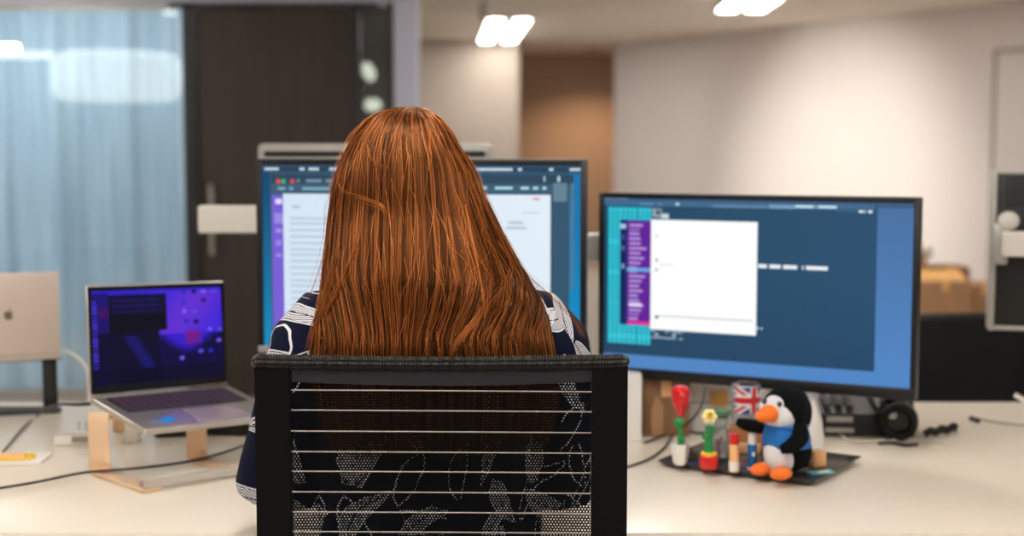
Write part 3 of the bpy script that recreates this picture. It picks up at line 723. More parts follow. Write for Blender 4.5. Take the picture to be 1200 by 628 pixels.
# trousers and shoes
tr = MB()
tr.loft([sect(SX, 1.985, z, rx, ry) for z, rx, ry in ((.474, .11, .09), (.498, .175, .122), (.56, .185, .125), (.64, .155, .10))])
for s in (-1, 1):
    hp = Vector((SX+s*.085, 2.0, .56)); kn = Vector((SX+s*.11, 2.42, .535)); an = Vector((SX+s*.10, 2.46, .12))
    tr.tube([hp, hp.lerp(kn, .5), kn], [.088, .079, .065], 18); tr.tube([kn, kn.lerp(an, .4)+Vector((0, -.01, 0)), an], [.065, .062, .05], 18)
finish('trousers', remesh(tr, .006, 4), M['trouser'], pers, True)
for s in (-1, 1):
    an = Vector((SX+s*.10, 2.46, .0)); m_ = MB()
    m_.loft([[(an.x+w_*math.cos(a_), y, max(.002, zc_+h_*math.sin(a_))) for a_ in [2*PI*k/18 for k in range(18)]] for y, w_, h_, zc_ in ((an.y-.075, .02, .03, .04), (an.y-.06, .034, .045, .045), (an.y-.01, .038, .05, .045), (an.y+.06, .044, .038, .036), (an.y+.13, .043, .028, .028), (an.y+.165, .03, .02, .022), (an.y+.175, .012, .01, .018))])
    build('shoe', m_, M['blk_leather'], pers, True)
# blouse
bl = MB()
bl.loft([sect(SX, 1.985, z, rx, ry, p=2.2) for z, rx, ry in ((.565, .20, .135), (.60, .192, .128), (.68, .165, .098), (.745, .160, .085), (.80, .158, .083), (.88, .16, .09), (.96, .16, .093), (1.02, .17, .09), (1.055, .165, .082), (1.078, .135, .07), (1.10, .085, .062), (1.115, .062, .056))])
for s in (-1, 1):
    sh, el, wr = ELB[s]
    q = [Vector((SX+s*.07, 1.985, 1.045)), Vector((SX+s*.15, 1.985, 1.040)), Vector((SX+s*.172, 1.985, .995)), Vector((SX+s*(.188 if s < 0 else .178), 1.99, .94)), Vector((SX+s*(.199 if s < 0 else .176), 2.0, .888)), Vector((SX+s*(.208 if s < 0 else .172), 2.01, .845)), Vector((SX+s*(.213 if s < 0 else .17), 2.02, .812))]
    bl.tube(q, [.060, .062, .060, .059, .062, .067, .071], 20, sub=2)
mb_ = remesh(bl, .005, 5)
def blouse_mat():
    m = bpy.data.materials.new('navy_leaf_print'); m.use_nodes = True; nt = m.node_tree; b = nt.nodes['Principled BSDF']; N = nt.nodes; Lk = nt.links
    def mth(op, a, b_=None, c=None):
        n = N.new('ShaderNodeMath'); n.operation = op
        for i, v in enumerate((a, b_, c)):
            if v is None: continue
            if isinstance(v, (int, float)): n.inputs[i].default_value = v
            else: Lk.new(v, n.inputs[i])
        return n.outputs[0]
    tc = N.new('ShaderNodeTexCoord'); sp = N.new('ShaderNodeSeparateXYZ'); Lk.new(tc.outputs['Object'], sp.inputs[0])
    def leaves(sc, off, aspect, vfreq, ang0):
        u = mth('ADD', mth('ADD', sp.outputs['X'], mth('MULTIPLY', sp.outputs['Y'], .9)), off); v = mth('ADD', sp.outputs['Z'], off*.7)
        nz = N.new('ShaderNodeTexNoise'); nz.inputs['Scale'].default_value = 14; Lk.new(tc.outputs['Object'], nz.inputs['Vector'])
        u = mth('ADD', u, mth('MULTIPLY', mth('SUBTRACT', nz.outputs['Fac'], .5), .03))
        cb_ = N.new('ShaderNodeCombineXYZ'); Lk.new(u, cb_.inputs[0]); Lk.new(v, cb_.inputs[1])
        vo = N.new('ShaderNodeTexVoronoi'); vo.voronoi_dimensions = '2D'; vo.inputs['Scale'].default_value = sc; vo.inputs['Randomness'].default_value = .75
        Lk.new(cb_.outputs[0], vo.inputs['Vector'])
        ps = N.new('ShaderNodeSeparateXYZ'); Lk.new(vo.outputs['Position'], ps.inputs[0]); cs = N.new('ShaderNodeSeparateXYZ'); Lk.new(vo.outputs['Color'], cs.inputs[0])
        dx = mth('SUBTRACT', u, ps.outputs[0]); dy = mth('SUBTRACT', v, ps.outputs[1])
        an = mth('ADD', mth('MULTIPLY', cs.outputs[0], 2.4), ang0); ca = mth('COSINE', an); sa = mth('SINE', an)
        lx_ = mth('ADD', mth('MULTIPLY', dx, ca), mth('MULTIPLY', dy, sa)); ly_ = mth('SUBTRACT', mth('MULTIPLY', dy, ca), mth('MULTIPLY', dx, sa))
        a = .62/sc
        ly_ = mth('ADD', ly_, mth('MULTIPLY', mth('MULTIPLY', lx_, lx_), 5.0))
        al = mth('ABSOLUTE', ly_); q_ = mth('DIVIDE', lx_, a); env = mth('MULTIPLY', mth('SUBTRACT', 1, mth('MULTIPLY', q_, q_)), a*aspect)
        dist = mth('SUBTRACT', env, al)
        inside = mth('GREATER_THAN', dist, 0); edge = mth('LESS_THAN', mth('ABSOLUTE', dist), .0011)
        vein = mth('SINE', mth('MULTIPLY', mth('SUBTRACT', mth('MULTIPLY', al, 1.3), lx_), vfreq)); vein = mth('GREATER_THAN', vein, -.45)
        rib_ = mth('GREATER_THAN', al, .0008)
        fill = mth('MULTIPLY', mth('MULTIPLY', vein, rib_), mth('GREATER_THAN', dist, .0018))
        solid = mth('GREATER_THAN', cs.outputs[1], .3)
        return mth('MULTIPLY', mth('MAXIMUM', mth('MULTIPLY', fill, solid), mth('MULTIPLY', edge, 1.0)), mth('GREATER_THAN', cs.outputs[2], .1))
    a1 = leaves(15, .128, .36, 1500, .9); a2 = leaves(11, .37, .2, 1100, .6)
    msk = mth('MAXIMUM', a1, a2)
    mx = N.new('ShaderNodeMix'); mx.data_type = 'RGBA'; mx.inputs[6].default_value = (*lin((10, 16, 40)), 1); mx.inputs[7].default_value = (*lin((216, 216, 220)), 1)
    Lk.new(msk, mx.inputs[0]); Lk.new(mx.outputs[2], b.inputs['Base Color']); b.inputs['Roughness'].default_value = .85; b.inputs['Specular IOR Level'].default_value = .15
    return m
finish('blouse', mb_, blouse_mat(), pers, True)

# ---- hair
rows = [(125.5, 476, 483), (126.5, 462, 496), (131, 446, 507), (140, 432, 518), (158, 416, 531), (174, 408, 538), (182, 403, 545), (200, 396, 556), (224, 391, 564), (245, 388, 574), (275, 385, 588), (300, 382, 602), (325, 380, 617), (350, 377, 632), (375, 371, 642), (400, 368, 649), (420, 366, 652), (450, 368, 655), (480, 374, 653), (500, 380, 648), (528, 388, 640)]
def srow(py): return 1.985 if py < 250 else (1.985-(py-250)/150*.07 if py < 400 else 1.915)
hz, hxc, hw_, hyc, hd = [], [], [], [], []
dd_tab = ([125.5, 126.5, 131, 140, 158, 182, 224, 275, 325, 375, 420, 528], [.012, .028, .048, .066, .088, .102, .110, .112, .106, .080, .072, .068])
for py, a_, b_ in rows:
    Y = srow(py); pa, pb = P(a_, py, Y), P(b_, py, Y)
    hz.append(pa.z); hxc.append((pa.x+pb.x)/2); hw_.append((pb.x-pa.x)/2); hyc.append(Y); hd.append(np.interp(py, *dd_tab))
hz = np.array(hz); order = np.argsort(hz)
def HI(arr, z): return np.interp(z, hz[order], np.array(arr)[order])
ZT, ZB = hz.max(), hz.min()
Z0H = P(0, 182, 1.985).z
def hairpt(th, z, off=0.0):
    z = np.asarray(z, float); W_ = HI(hw_, z); xc_ = HI(hxc, z); D_ = HI(hd, z)-off
    sn = np.sin(th); W0 = HI(hw_, np.maximum(z, Z0H)); X0 = HI(hxc, np.maximum(z, Z0H))
    edge = np.where(sn > 0, (xc_+W_)-(X0+W0), -(xc_-W_)+(X0-W0))
    xx = X0+W0*sn+np.sign(sn)*edge*np.abs(sn)**2.2
    q = np.clip((xx-xc_)/W_, -1, 1); cq = np.sqrt(1-q*q)
    yy = HI(hyc, z)-np.where(np.cos(th) > 0, D_*cq, -D_*.62*cq)
    return xc_+(xx-xc_)*(1-off*.8/W_), yy, z
def grade(t): return ZT-(ZT-ZB)*(t**1.5*.9+.1*t)
# inner shell
mb2 = MB(); ths = np.linspace(-2.05, 2.05, 60); rings = []
for t_ in np.linspace(0, .93, 44):
    z = grade(t_); lim = 1.0 if z > 1.13 else max(.68, 1-(1.13-z)*4)
    ring = []
    for th in ths:
        x, y, z_ = hairpt(th*lim, z, .012); ring.append((float(x), float(y), float(z_)-(.004 if t_ == 0 else 0)))
    rings.append(ring)
mb2.loft(rings, cap=False, closed=False)
hm = attr_mat('red_hair', rough=.26, spec=.35)
hb_ = hm.node_tree.nodes['Principled BSDF']; hb_.inputs['Specular Tint'].default_value = (1, .68, .42, 1); hb_.inputs['Metallic'].default_value = .52
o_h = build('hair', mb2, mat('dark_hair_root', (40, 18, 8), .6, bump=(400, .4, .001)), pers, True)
# strands
NS, K = 11000, 22
th0 = rng.uniform(-2.1, 2.1, NS); mk = rng.random(NS) < .35; th0[mk] = rng.choice([-1, 1], mk.sum(), p=[.35, .65])*rng.uniform(.7, 1.57, mk.sum()); tt = np.linspace(0, 1, K)[None, :]
clump = np.round(th0*30+rng.normal(0, .5, NS))/30
start = rng.uniform(0, .03, NS)**1.0; end = rng.uniform(.9, 1.0, NS)
sel = rng.random(NS) < .12; start[sel] = rng.uniform(0, .35, sel.sum())
t_ = start[:, None]+(end-start)[:, None]*tt
z = ZT-(ZT-ZB)*(t_**1.5*.9+.1*t_)
lim = np.where(z > 1.13, 1.0, np.maximum(.70, 1-(1.13-z)*4))
pull = np.clip((t_-.25)/.6, 0, 1)*.35
base = th0[:, None]*(1-pull)+clump[:, None]*pull
# right-hand locks sweep outwards, gentle waves
wav = .018*np.sin(t_*rng.uniform(4, 9, NS)[:, None]+rng.uniform(0, 6.3, NS)[:, None])*t_ + .012*np.sin(clump[:, None]*40+t_*6)*t_
th = (base+wav)*lim
dep = rng.uniform(-.001, .008, NS)[:, None]; dep = dep+.0025*np.sin(clump[:, None]*97)*np.clip(t_*2, 0, 1)
x, y, z = hairpt(th, z, dep)
x = x+rng.normal(0, .0012, NS)[:, None]*t_; 
col = np.zeros((NS, 3)); v = rng.random(NS); br = np.exp(rng.normal(0, .38, NS))*(1+.5*np.sin(clump*53))
c1, c2 = np.array(lin((47, 25, 12))), np.array(lin((124, 70, 32)))
col[:] = (c1[None]*(1-v[:, None])+c2[None]*v[:, None])*np.clip(br, .25, 2.0)[:, None]
rad = np.full(NS, .00052)*rng.uniform(.7, 1.3, NS)
paths = [np.stack([x, y, z], -1)]; cols = [col]; rads = [rad]
# flyaways
NF = 240
tf = rng.uniform(-1.9, 1.9, NF); s_t = rng.uniform(.0, .7, NF); ln = rng.uniform(.08, .3, NF)
t2_ = np.clip(s_t[:, None]+ln[:, None]*tt, 0, 1); zf = ZT-(ZT-ZB)*(t2_**1.5*.9+.1*t2_)
limf = np.where(zf > 1.13, 1.0, np.maximum(.70, 1-(1.13-zf)*4))
thf = (tf[:, None]+rng.normal(0, .12, NF)[:, None]*tt+.03*np.sin(tt*rng.uniform(2, 5, NF)[:, None]))*limf
of = -(.002+.010*rng.random(NF)[:, None]*np.sin(tt*PI)**1)
xf, yf, zf = hairpt(thf, zf, of)
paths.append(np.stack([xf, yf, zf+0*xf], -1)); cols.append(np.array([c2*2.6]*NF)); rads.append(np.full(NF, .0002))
# named locks: the loose wisp at left, the diagonal lock lower right, one crossing strand
def lock(px, n, spread, r, Y=1.868):
    pts = np.array([list(P(a_, b_, yy if yy else Y)) for a_, b_, yy in px])
    for it_ in range(2):
        q = (pts[:, 0]-HI(hxc, pts[:, 2]))/HI(hw_, pts[:, 2]); ins = np.abs(q) < 1.12
        ys = HI(hyc, pts[:, 2])-HI(hd, pts[:, 2])*np.sqrt(np.clip(1-q*q, 0, 1))-.004
        for i_, (a_, b_, _) in enumerate(px): pts[i_] = list(P(a_, b_, ys[i_] if ins[i_] else pts[i_][1]))
    tq = np.linspace(0, len(pts)-1, K)
    base_ = np.stack([np.interp(tq, range(len(pts)), pts[:, k]) for k in range(3)], -1)
    for _ in range(2): base_[1:-1] = (base_[:-2]+base_[1:-1]*2+base_[2:])/4
    out = base_[None]+rng.normal(0, spread, (n, 1, 3))*np.array([1, .4, 1])+rng.normal(0, spread*.8, (n, 1, 3))*np.linspace(0, 1, K)[None, :, None]*np.array([1, .2, 1])
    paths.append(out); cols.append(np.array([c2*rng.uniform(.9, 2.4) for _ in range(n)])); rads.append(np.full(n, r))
lock([(400, 196, 1.91), (395, 215, 1.90), (405, 228, 1.875), (428, 234, 1.86), (448, 242, 1.86), (455, 252, 1.865)], 12, .0024, .0003)
lock([(430, 170, 1.885), (433, 185, 1.87), (445, 194, 1.865), (456, 196, 1.865)], 8, .0012, .0003)
lock([(583, 285, 1.89), (598, 305, 1.875), (598, 325, 1.855), (570, 355, 1.838), (555, 378, 1.834), (535, 402, 1.832), (528, 418, 1.83)], 26, .0028, .00032)
lock([(545, 240, 1.875), (558, 300, 1.86), (566, 345, 1.845), (569, 372, 1.838)], 10, .0008, .0004)
lock([(398, 300, 1.89), (385, 350, 1.875), (372, 385, 1.87), (366, 418, 1.86)], 40, .005, .00035)
lock([(420, 290, 1.872), (405, 325, 1.862), (392, 350, 1.858), (380, 372, 1.86)], 22, .004, .00032)
lock([(603, 300, 1.92), (617, 322, 1.915), (640, 342, 1.915), (672, 372, 1.915), (684, 395, 1.91)], 10, .0022, .00024)
lock([(386, 250, 1.95), (378, 300, 1.94), (368, 330, 1.93), (360, 348, 1.93)], 7, .0022, .00022)
allp = np.concatenate(paths); allc = np.concatenate(cols); allr = np.concatenate(rads); n_ = len(allp)
tan = np.gradient(allp, axis=1); tan /= np.linalg.norm(tan, axis=2, keepdims=True)+1e-9
out_ = allp-np.array([HX, 2.0, 0])[None, None]; out_[:, :, 2] = 0; out_ /= np.linalg.norm(out_, axis=2, keepdims=True)+1e-9
sd_ = np.cross(tan, out_); sd_ /= np.linalg.norm(sd_, axis=2, keepdims=True)+1e-9; nr_ = np.cross(sd_, tan)
rr = allr[:, None]*np.concatenate([np.full(K-4, 1.0), [.9, .7, .45, .15]])[None]
V = np.stack([allp+sd_*rr[..., None]*1.15, allp+nr_*rr[..., None], allp-sd_*rr[..., None]*1.15], 2)  # n,K,3,3
idx = np.arange(n_*K*3).reshape(n_, K, 3)
fq = []
for k in range(3):
    k2 = (k+1) % 3
    if k == 2: continue
    fq.append(np.stack([idx[:, :-1, k], idx[:, :-1, k2], idx[:, 1:, k2], idx[:, 1:, k]], -1).reshape(-1, 4))
fq = np.concatenate(fq)
me = bpy.data.meshes.new('hair_strands'); me.vertices.add(n_*K*3); me.vertices.foreach_set('co', V.astype(np.float32).ravel())
nf = len(fq); me.loops.add(nf*4); me.loops.foreach_set('vertex_index', fq.astype(np.int32).ravel()); me.polygons.add(nf)
me.polygons.foreach_set('loop_start', np.arange(0, nf*4, 4, dtype=np.int32)); me.polygons.foreach_set('loop_total', np.full(nf, 4, dtype=np.int32)); me.update(calc_edges=True)
ca_ = me.color_attributes.new('Col', 'FLOAT_COLOR', 'POINT'); cc_ = np.ones((n_, K, 3, 4), np.float32); cc_[..., :3] = allc[:, None, None, :]
ca_.data.foreach_set('color', cc_.ravel()); me.validate()
me.transform(pers.matrix_basis.inverted())
o = bpy.data.objects.new('hair_strands', me); COL.objects.link(o); me.materials.append(hm); me.shade_smooth(); o.parent = o_h; o['kind'] = 'stuff'

# keyboard under her hands
kb = thing('keyboard', 'slim pale keyboard on the desk under the seated woman\'s hands', 'keyboard', (SX, 2.31, DZ))
build('case', MB().box((0, 0, .006), (.36, .12, .010), bev=.003), M['alu'], kb)
m_ = MB()
for r in range(5):
    for k in range(15): m_.box(((k-7)*.0232, -.044+r*.022, .0125), (.019, .018, .004), bev=.001, seg=1)
build('keys', m_, M['white_pl'], kb)

# ============================================================ TRAY AND FIGURES
c4 = [Vector((.267, 2.475)), Vector((.509, 2.318)), Vector((.616, 2.509)), Vector((.375, 2.678))]
ctr = sum(c4, Vector((0, 0)))/4; txa = math.atan2(c4[1].y-c4[0].y, c4[1].x-c4[0].x)
tw = ((c4[1]-c4[0]).length+(c4[2]-c4[3]).length)/2; tdp = ((c4[3]-c4[0]).length+(c4[2]-c4[1]).length)/2
TT = .0135
tray = thing('display_tray', 'glossy dark grey flat tray under the right monitor carrying the plush penguin', 'tray', (ctr.x, ctr.y, DZ), txa)
m_ = MB().loft([[(-tw/2*s_, -tdp/2*s_, z_), (tw/2*s_, -tdp/2*s_, z_), (tw/2*s_, tdp/2*s_, z_), (-tw/2*s_, tdp/2*s_, z_)] for s_, z_ in ((.90, .0), (.995, .010), (1.0, .012), (1.0, TT-.0005), (.992, TT))])
build('tray_plate', m_, mat('dark_grey_gloss', (52, 50, 50), .16, spec=.6, var=(10, .05)), tray)
TZ = DZ+TT
def at_tray(px, py): return PZ(px, py, TZ)
# plush penguin
pp = at_tray(921, 558); pg = thing('plush_penguin', 'plush penguin toy with orange beak and blue vest sitting on the dark tray', 'toy', (pp.x, pp.y+.012, TZ), math.radians(-52))
pg.scale = (1.0, 1.0, 1.0)
bd = MB()
bd.ell((0, .006, .052), (.039, .036, .052)).ell((0, .0, .113), (.040, .036, .038)).ell((0, .014, .105), (.036, .034, .044)).ell((0, .02, .04), (.034, .03, .036))
bd.tube([(-.028, .002, .083), (-.048, -.010, .076), (-.068, -.024, .078), (-.082, -.030, .082)], [.014, .013, .011, .007], 12, sub=3)   # raised wing
bd.tube([(.030, .0, .086), (.046, -.016, .073), (.042, -.034, .060), (.030, -.046, .054)], [.013, .015, .013, .007], 12, sub=3)
bd.tube([(0, .045, .015), (0, .056, .008)], [.014, .006], 10)
finish('body', remesh(bd, .0022, 3), M['pl_black'], pg)
build('face', MB().ell((0, -.010, .107), (.0345, .031, .032)).ell((.0, -.012, .120), (.028, .026, .022)), M['pl_white'], pg)
build('belly', MB().ell((0, -.008, .040), (.031, .031, .036)), M['pl_white'], pg)
bk = build('beak', MB().lathe([(.0175, .0), (.0175, .006), (.0145, .018), (.008, .030), (.002, .036)], n=20, sy=.85), M['orange'], pg)
bk.data.transform(Matrix.Translation((0, -.036, .109)) @ Matrix.Rotation(PI/2+.12, 4, 'X'))
for s in (-1, 1):
    e = build('eye', MB().ell((s*.0165, -.0345, .127), (.0042, .0035, .0046)), M['blk_gloss'], pg)
    build('foot', MB().ell((s*.022, -.034, .0105), (.0155, .022, .0105)), M['orange'], pg)
    build('eye_glint', MB().ell((s*.0165+.001, -.0378, .129), (.0011, .0008, .0011)), M['pl_white'], e)
vest = MB(); rings = []
for z_, rx, ry in ((.050, .0425, .039), (.060, .042, .0395), (.070, .040, .038), (.080, .0365, .0355), (.086, .035, .034)):
    o1 = -.66 if z_ < .055 else (-.4 if z_ < .065 else -.05)
    rings.append([(rx*math.sin(a_), .003-ry*math.cos(a_), z_) for a_ in np.linspace(-2.6, 2.6, 40)])
vest.loft(rings, cap=False, closed=False); vo_ = build('vest', vest, M['pl_blue'], pg)
sm = vo_.modifiers.new('thickness', 'SOLIDIFY'); sm.thickness = .0022
build('scarf', MB().tube([(.034*math.sin(a_), .003-.034*math.cos(a_), .086+.002*math.cos(a_*2)) for a_ in np.linspace(0, 2*PI, 33)], .0042, 8), M['pl_blue'], pg)

# brick rose in white pot
def flower_rose():
    p = at_tray(798, 547); t = thing('toy_rose', 'red toy brick rose on green stem, in a white pot at tray left', 'toy flower', (p.x, p.y+.015, TZ))
    k = (p.y+.015)/F
    build('pot', MB().lathe([(.0085, 0), (.012, .004), (.0155, .024), (.0165, .038), (.013, .038), (.012, .030)], n=6), M['white_pl'], t, smooth=False)
    build('stem', MB().tube([(0, 0, .03), (.001, 0, .05), (-.001, 0, .08), (0, 0, .095)], [.0065, .004, .0045, .0045], 10).ell((-.003, -.003, .075), (.009, .006, .009)).box((.002, 0, .045), (.013, .01, .012), bev=.003), M['green'], t)
    fl_ = MB().lathe([(.004, .084), (.007, .092), (.011, .103), (.0150, .113), (.0170, .124), (.0160, .133), (.010, .139), (.004, .140)], n=16)
    for q in range(7):
        a_ = q*2*PI/7; fl_.ell((.0105*math.cos(a_), .0105*math.sin(a_), .118), (.0055, .0080, .015), (0, 0, a_))
    build('bloom', fl_, M['red'], t)
    build('petal_whorl', MB().tube([(.007*math.cos(a_)*(1-a_/14), -.0172, .121+.010*math.sin(a_)*(1-a_/14)) for a_ in np.linspace(0, 9, 24)], .0018, 6), M['red'], t)
flower_rose()
p = at_tray(832, 551); t = thing('toy_flower', 'small toy brick flower with pale yellow bloom in a red pot on the tray', 'toy flower', (p.x, p.y+.014, TZ))
build('pot', MB().lathe([(.0135, 0), (.0165, .006), (.0165, .020), (.0145, .024), (.012, .024)], n=24), M['red'], t)
build('soil', MB().lathe([(.0135, .021), (.0145, .027), (.012, .029), (.004, .030)]), M['yellow'], t)
build('stem', MB().tube([(0, 0, .026), (-.001, 0, .045), (.001, 0, .062), (0, 0, .074)], [.009, .007, .006, .0075], 10).ell((-.006, -.002, .056), (.007, .005, .0065)).box((.001, 0, .069), (.017, .012, .007), bev=.002), M['green'], t)
fb = MB()
for q in range(6): a_ = q*PI/3; fb.ell((.008*math.cos(a_), 0, .090+.008*math.sin(a_)), (.006, .005, .006))
build('bloom', fb, M['yellow_pale'], t); build('flower_centre', MB().ell((0, -.004, .094), (.0065, .004, .0065)), M['yellow'], t)
build('centre_dot', MB().ell((0, -.0078, .096), (.0022, .0016, .0022)), M['green'], t)

def stick(px, py, r, hh, cap_m, body_m, cap_h, label):
    p = at_tray(px, py); t = thing('glue_stick', label, 'stick tube', (p.x, p.y+r, TZ))
    build('tube_body', MB().lathe([(r*.9, 0), (r, .001), (r, hh-cap_h)], n=24), body_m, t)
    build('cap', MB().lathe([(r*.96, hh-cap_h), (r*.96, hh-.002), (r*.85, hh), (.001, hh)], n=24), cap_m, t)
    return t, r
t, r = stick(861, 554, .0082, .066, M['red'], M['peach'], .018, 'small peach tube with red cap standing on the tray')
build('label_band', MB().lathe([(r+.0003, .002), (r+.0004, .018), (r+.0003, .019)], n=24, cap=False), M['white_pl'], t)
t, r = stick(882, 551, .0078, .062, M['white_pl'], M['blue_pl'], .018, 'small blue tube with white cap standing on the tray beside the penguin')
build('label_mark', MB().box((.001, -r-.0002, .028), (.005, .0006, .007)), M['white_pl'], t)
build('base_ring', MB().lathe([(r+.0002, .0), (r+.0005, .004), (r*.9, .0045)], n=24, cap=False), M['white_pl'], t)
# glass jar
p = at_tray(846, 541); t = thing('glass_jar', 'small glass jar with green rim and red bits inside, behind the sticks on the tray', 'jar', (p.x, p.y+.018, TZ))
build('glass_body', MB().lathe([(.012, 0), (.016, .003), (.0165, .03), (.014, .05), (.011, .062), (.013, .075), (.0118, .075), (.010, .062), (.0125, .048), (.0148, .03), (.0145, .005), (.002, .004)], n=28), mat('jar_glass', (235, 240, 240), .05, trans=.92, ior=1.3), t)
build('rim', MB().lathe([(.012, .076), (.0175, .082), (.0180, .089), (.015, .091), (.010, .086)], n=28), M['green_glass'], t)
m_ = MB()
for k in range(9): m_.ell((random.uniform(-.007, .007), random.uniform(-.007, .007), .009+k*.0035), (.004, .003, .003), (k, k, 0), 6)
build('contents', m_, mat('dark_red_bits', (170, 30, 50), .5), t)
# wood blocks behind sticks
p = at_tray(876, 530)
solo('wooden_block', MB().box((p.x+.005, p.y+.035, TZ+.021), (.062, .03, .042), (0, 0, -.3), bev=.002), mat('brown_wood_block', (168, 110, 62), .6, var=(20, .1)), 'brown wooden block on the tray behind the blue stick', 'block', (p.x+.005, p.y+.035, TZ))
solo('wooden_block', MB().box((p.x-.004, p.y+.002, TZ+.008), (.055, .02, .016), (0, 0, -.25), bev=.002), M['wood'], 'low pale wooden block on the tray between blue stick and penguin', 'block', (p.x-.004, p.y+.002, TZ))
p = at_tray(958, 549)
solo('wooden_cube', MB().box((p.x+.004, p.y+.02, TZ+.014), (.024, .022, .028), (0, 0, .3), bev=.003), M['peach'], 'small peach wooden block on the tray right of the penguin', 'block', (p.x+.004, p.y+.02, TZ))
p = at_tray(962, 554)
t = thing('clear_card', 'small pale cyan plastic card lying on the tray at the penguin\'s feet', 'card', (p.x, p.y, TZ), .35)
build('card', MB().box((0, 0, .0012), (.045, .020, .0016), bev=.0005, seg=1), M['cyan'], t); build('print', MB().box((.005, 0, .0022), (.02, .008, .0006)), M['white_pl'], t)

# flag tumbler behind
def union(u, v):
    x = (u-.5)*2; y = (v-.5)*1.0; W_ = (238, 236, 232); Rd = (206, 36, 52); Bl = (24, 66, 150)
    c = Bl; d1 = abs(y*2-x)/2.236; d2_ = abs(y*2+x)/2.236
    if min(d1, d2_) < .15: c = W_
    if min(d1, d2_) < .06: c = Rd
    if abs(x) < .2 or abs(y) < .2: c = W_
    if abs(x) < .12 or abs(y) < .12: c = Rd
    return c
p = PZ(875, 529, DZ); t = thing('travel_mug', 'grey travel mug with a union flag print near the top, behind the blue stick', 'mug', (p.x, p.y+.02, DZ))
rm = .027; hm_ = P(0, 452, p.y).z-DZ
build('cup', MB().lathe([(.020, 0), (.022, .003), (rm*.93, hm_*.5), (rm, hm_-.004), (rm-.002, hm_), (rm-.003, hm_-.003), (.018, .01)], n=40), M['grey_card'], t)
build('mug_handle', MB().tube([(rm-.003, .01, hm_*.75), (rm+.018, .014, hm_*.7), (rm+.018, .014, hm_*.4), (rm-.004, .01, hm_*.32)], .004, 8, sub=4), M['grey_card'], t)
grid_colors('flag_print', 1, 1, 80, 44, lambda u, v: union(u, v), M['flag'], t, None, wrap=lambda i, j: ((rm+.0008-.0012*(1-j))*math.sin((i-.5)*3.0+.45), -(rm+.0008-.0012*(1-j))*math.cos((i-.5)*3.0+.45), hm_*.58+(hm_*.40)*j))

# boxes behind the tray
def boxed(name, px0, px1, pyb, pyt, dep, m, label, cat='box', rz=0, bev=.002):
    p = PZ((px0+px1)/2, pyb, DZ); wv = P(px1, 480, p.y).x-P(px0, 480, p.y).x; hh = P(0, pyt, p.y).z-DZ
    t = thing(name, label, cat, (p.x, p.y+dep/2, DZ), rz)
    return t, wv, hh, dep
t, a_, h_, d_ = boxed('white_carton', 733, 752, 517, 441, .09, None, 'narrow tall white carton standing right behind the chair corner')
build('carton', MB().box((0, 0, h_/2), (a_, d_, h_), bev=.002), M['paper'], t)
build('flap', MB().box((0, 0, h_+.001), (a_*.96, d_*.96, .002)), M['paper'], t)
t, a_, h_, d_ = boxed('cardboard_box', 753, 808, 511, 441, .09, None, 'brown cardboard box standing behind the red toy rose')
build('carton', MB().box((0, 0, h_/2), (a_, d_, h_), bev=.002), M['card_dark'], t)
build('flap', MB().prism([(-.006, .002), (-.028, .002), (-.030, .05), (-.020, .083), (-.006, .060)], -d_/2-.010, -d_/2-.006), M['card'], t)
build('tape', MB().box((.0, -d_/2-.0006, h_-.02), (.02, .001, .04)), M['peach'], t)
t, a_, h_, d_ = boxed('white_box', 806, 864, 506, 444, .08, None, 'white cardboard box behind the small toy flower, orange sticker on its front')
build('carton', MB().box((0, 0, h_/2), (a_, d_, h_), bev=.003), M['paper'], t)
build('lid_edge', MB().box((0, -d_/2-.001, h_*.56), (a_, .002, .004)), M['silver'], t)
q = P(843, 467, 2.79); build('sticker', MB().box((q.x-t.location.x, -d_/2-.003, q.z-DZ), (.034, .006, .032), bev=.002), M['orange_block'], t, label='orange square sticker')
# white plush / cone behind penguin
p = PZ(951, 531, DZ)
t = thing('paper_cone', 'white paper cone standing on the desk behind the plush penguin', 'cone', (p.x, p.y+.02, DZ))
build('cone', MB().lathe([(.026, 0), (.028, .02), (.022, .06), (.010, .098), (.003, .105)], n=24), M['paper'], t)

# ------------------------------------------------------------ desk phone with headset
p = PZ(1015, 512, DZ); ph = thing('desk_phone', 'black office desk phone with coiled cord behind the penguin under the right monitor', 'phone', (p.x-.0, p.y+.07, DZ), -.08)
build('phone_body', MB().loft([[(-.10, -.065, z0), (.10, -.065, z0), (.10, .08, z1), (-.10, .08, z1)] for z0, z1 in ((.0, .0), (.040, .060), (.044, .064))]), M['blk'], ph, smooth=False)
build('cradle', MB().box((.055, -.0, .062), (.06, .14, .02), (.14, 0, 0), bev=.006), M['blk'], ph)
build('handset', MB().tube([(.055, -.075, .075), (.055, -.04, .088), (.055, .03, .094), (.055, .075, .088)], [.022, .016, .016, .022], 14, sub=4), M['blk_gloss'], ph)
build('ear_pad', MB().ell((.055, -.072, .068), (.026, .026, .02)), M['blk_gloss'], ph)
build('label_strip', MB().box((-.045, -.0665, .034), (.05, .002, .011)), M['silver'], ph, label='silver label strip')
build('label_strip', MB().box((-.045, -.0665, .012), (.055, .002, .009)), M['silver'], ph, label='lower silver label strip')
m_ = MB()
for r in range(4):
    for k in range(3): m_.box((-.065+k*.022, -.03+r*.024, .056+r*.0028), (.015, .014, .006), bev=.001, seg=1)
build('buttons', m_, mat('grey_buttons', (70, 70, 72), .5), ph)
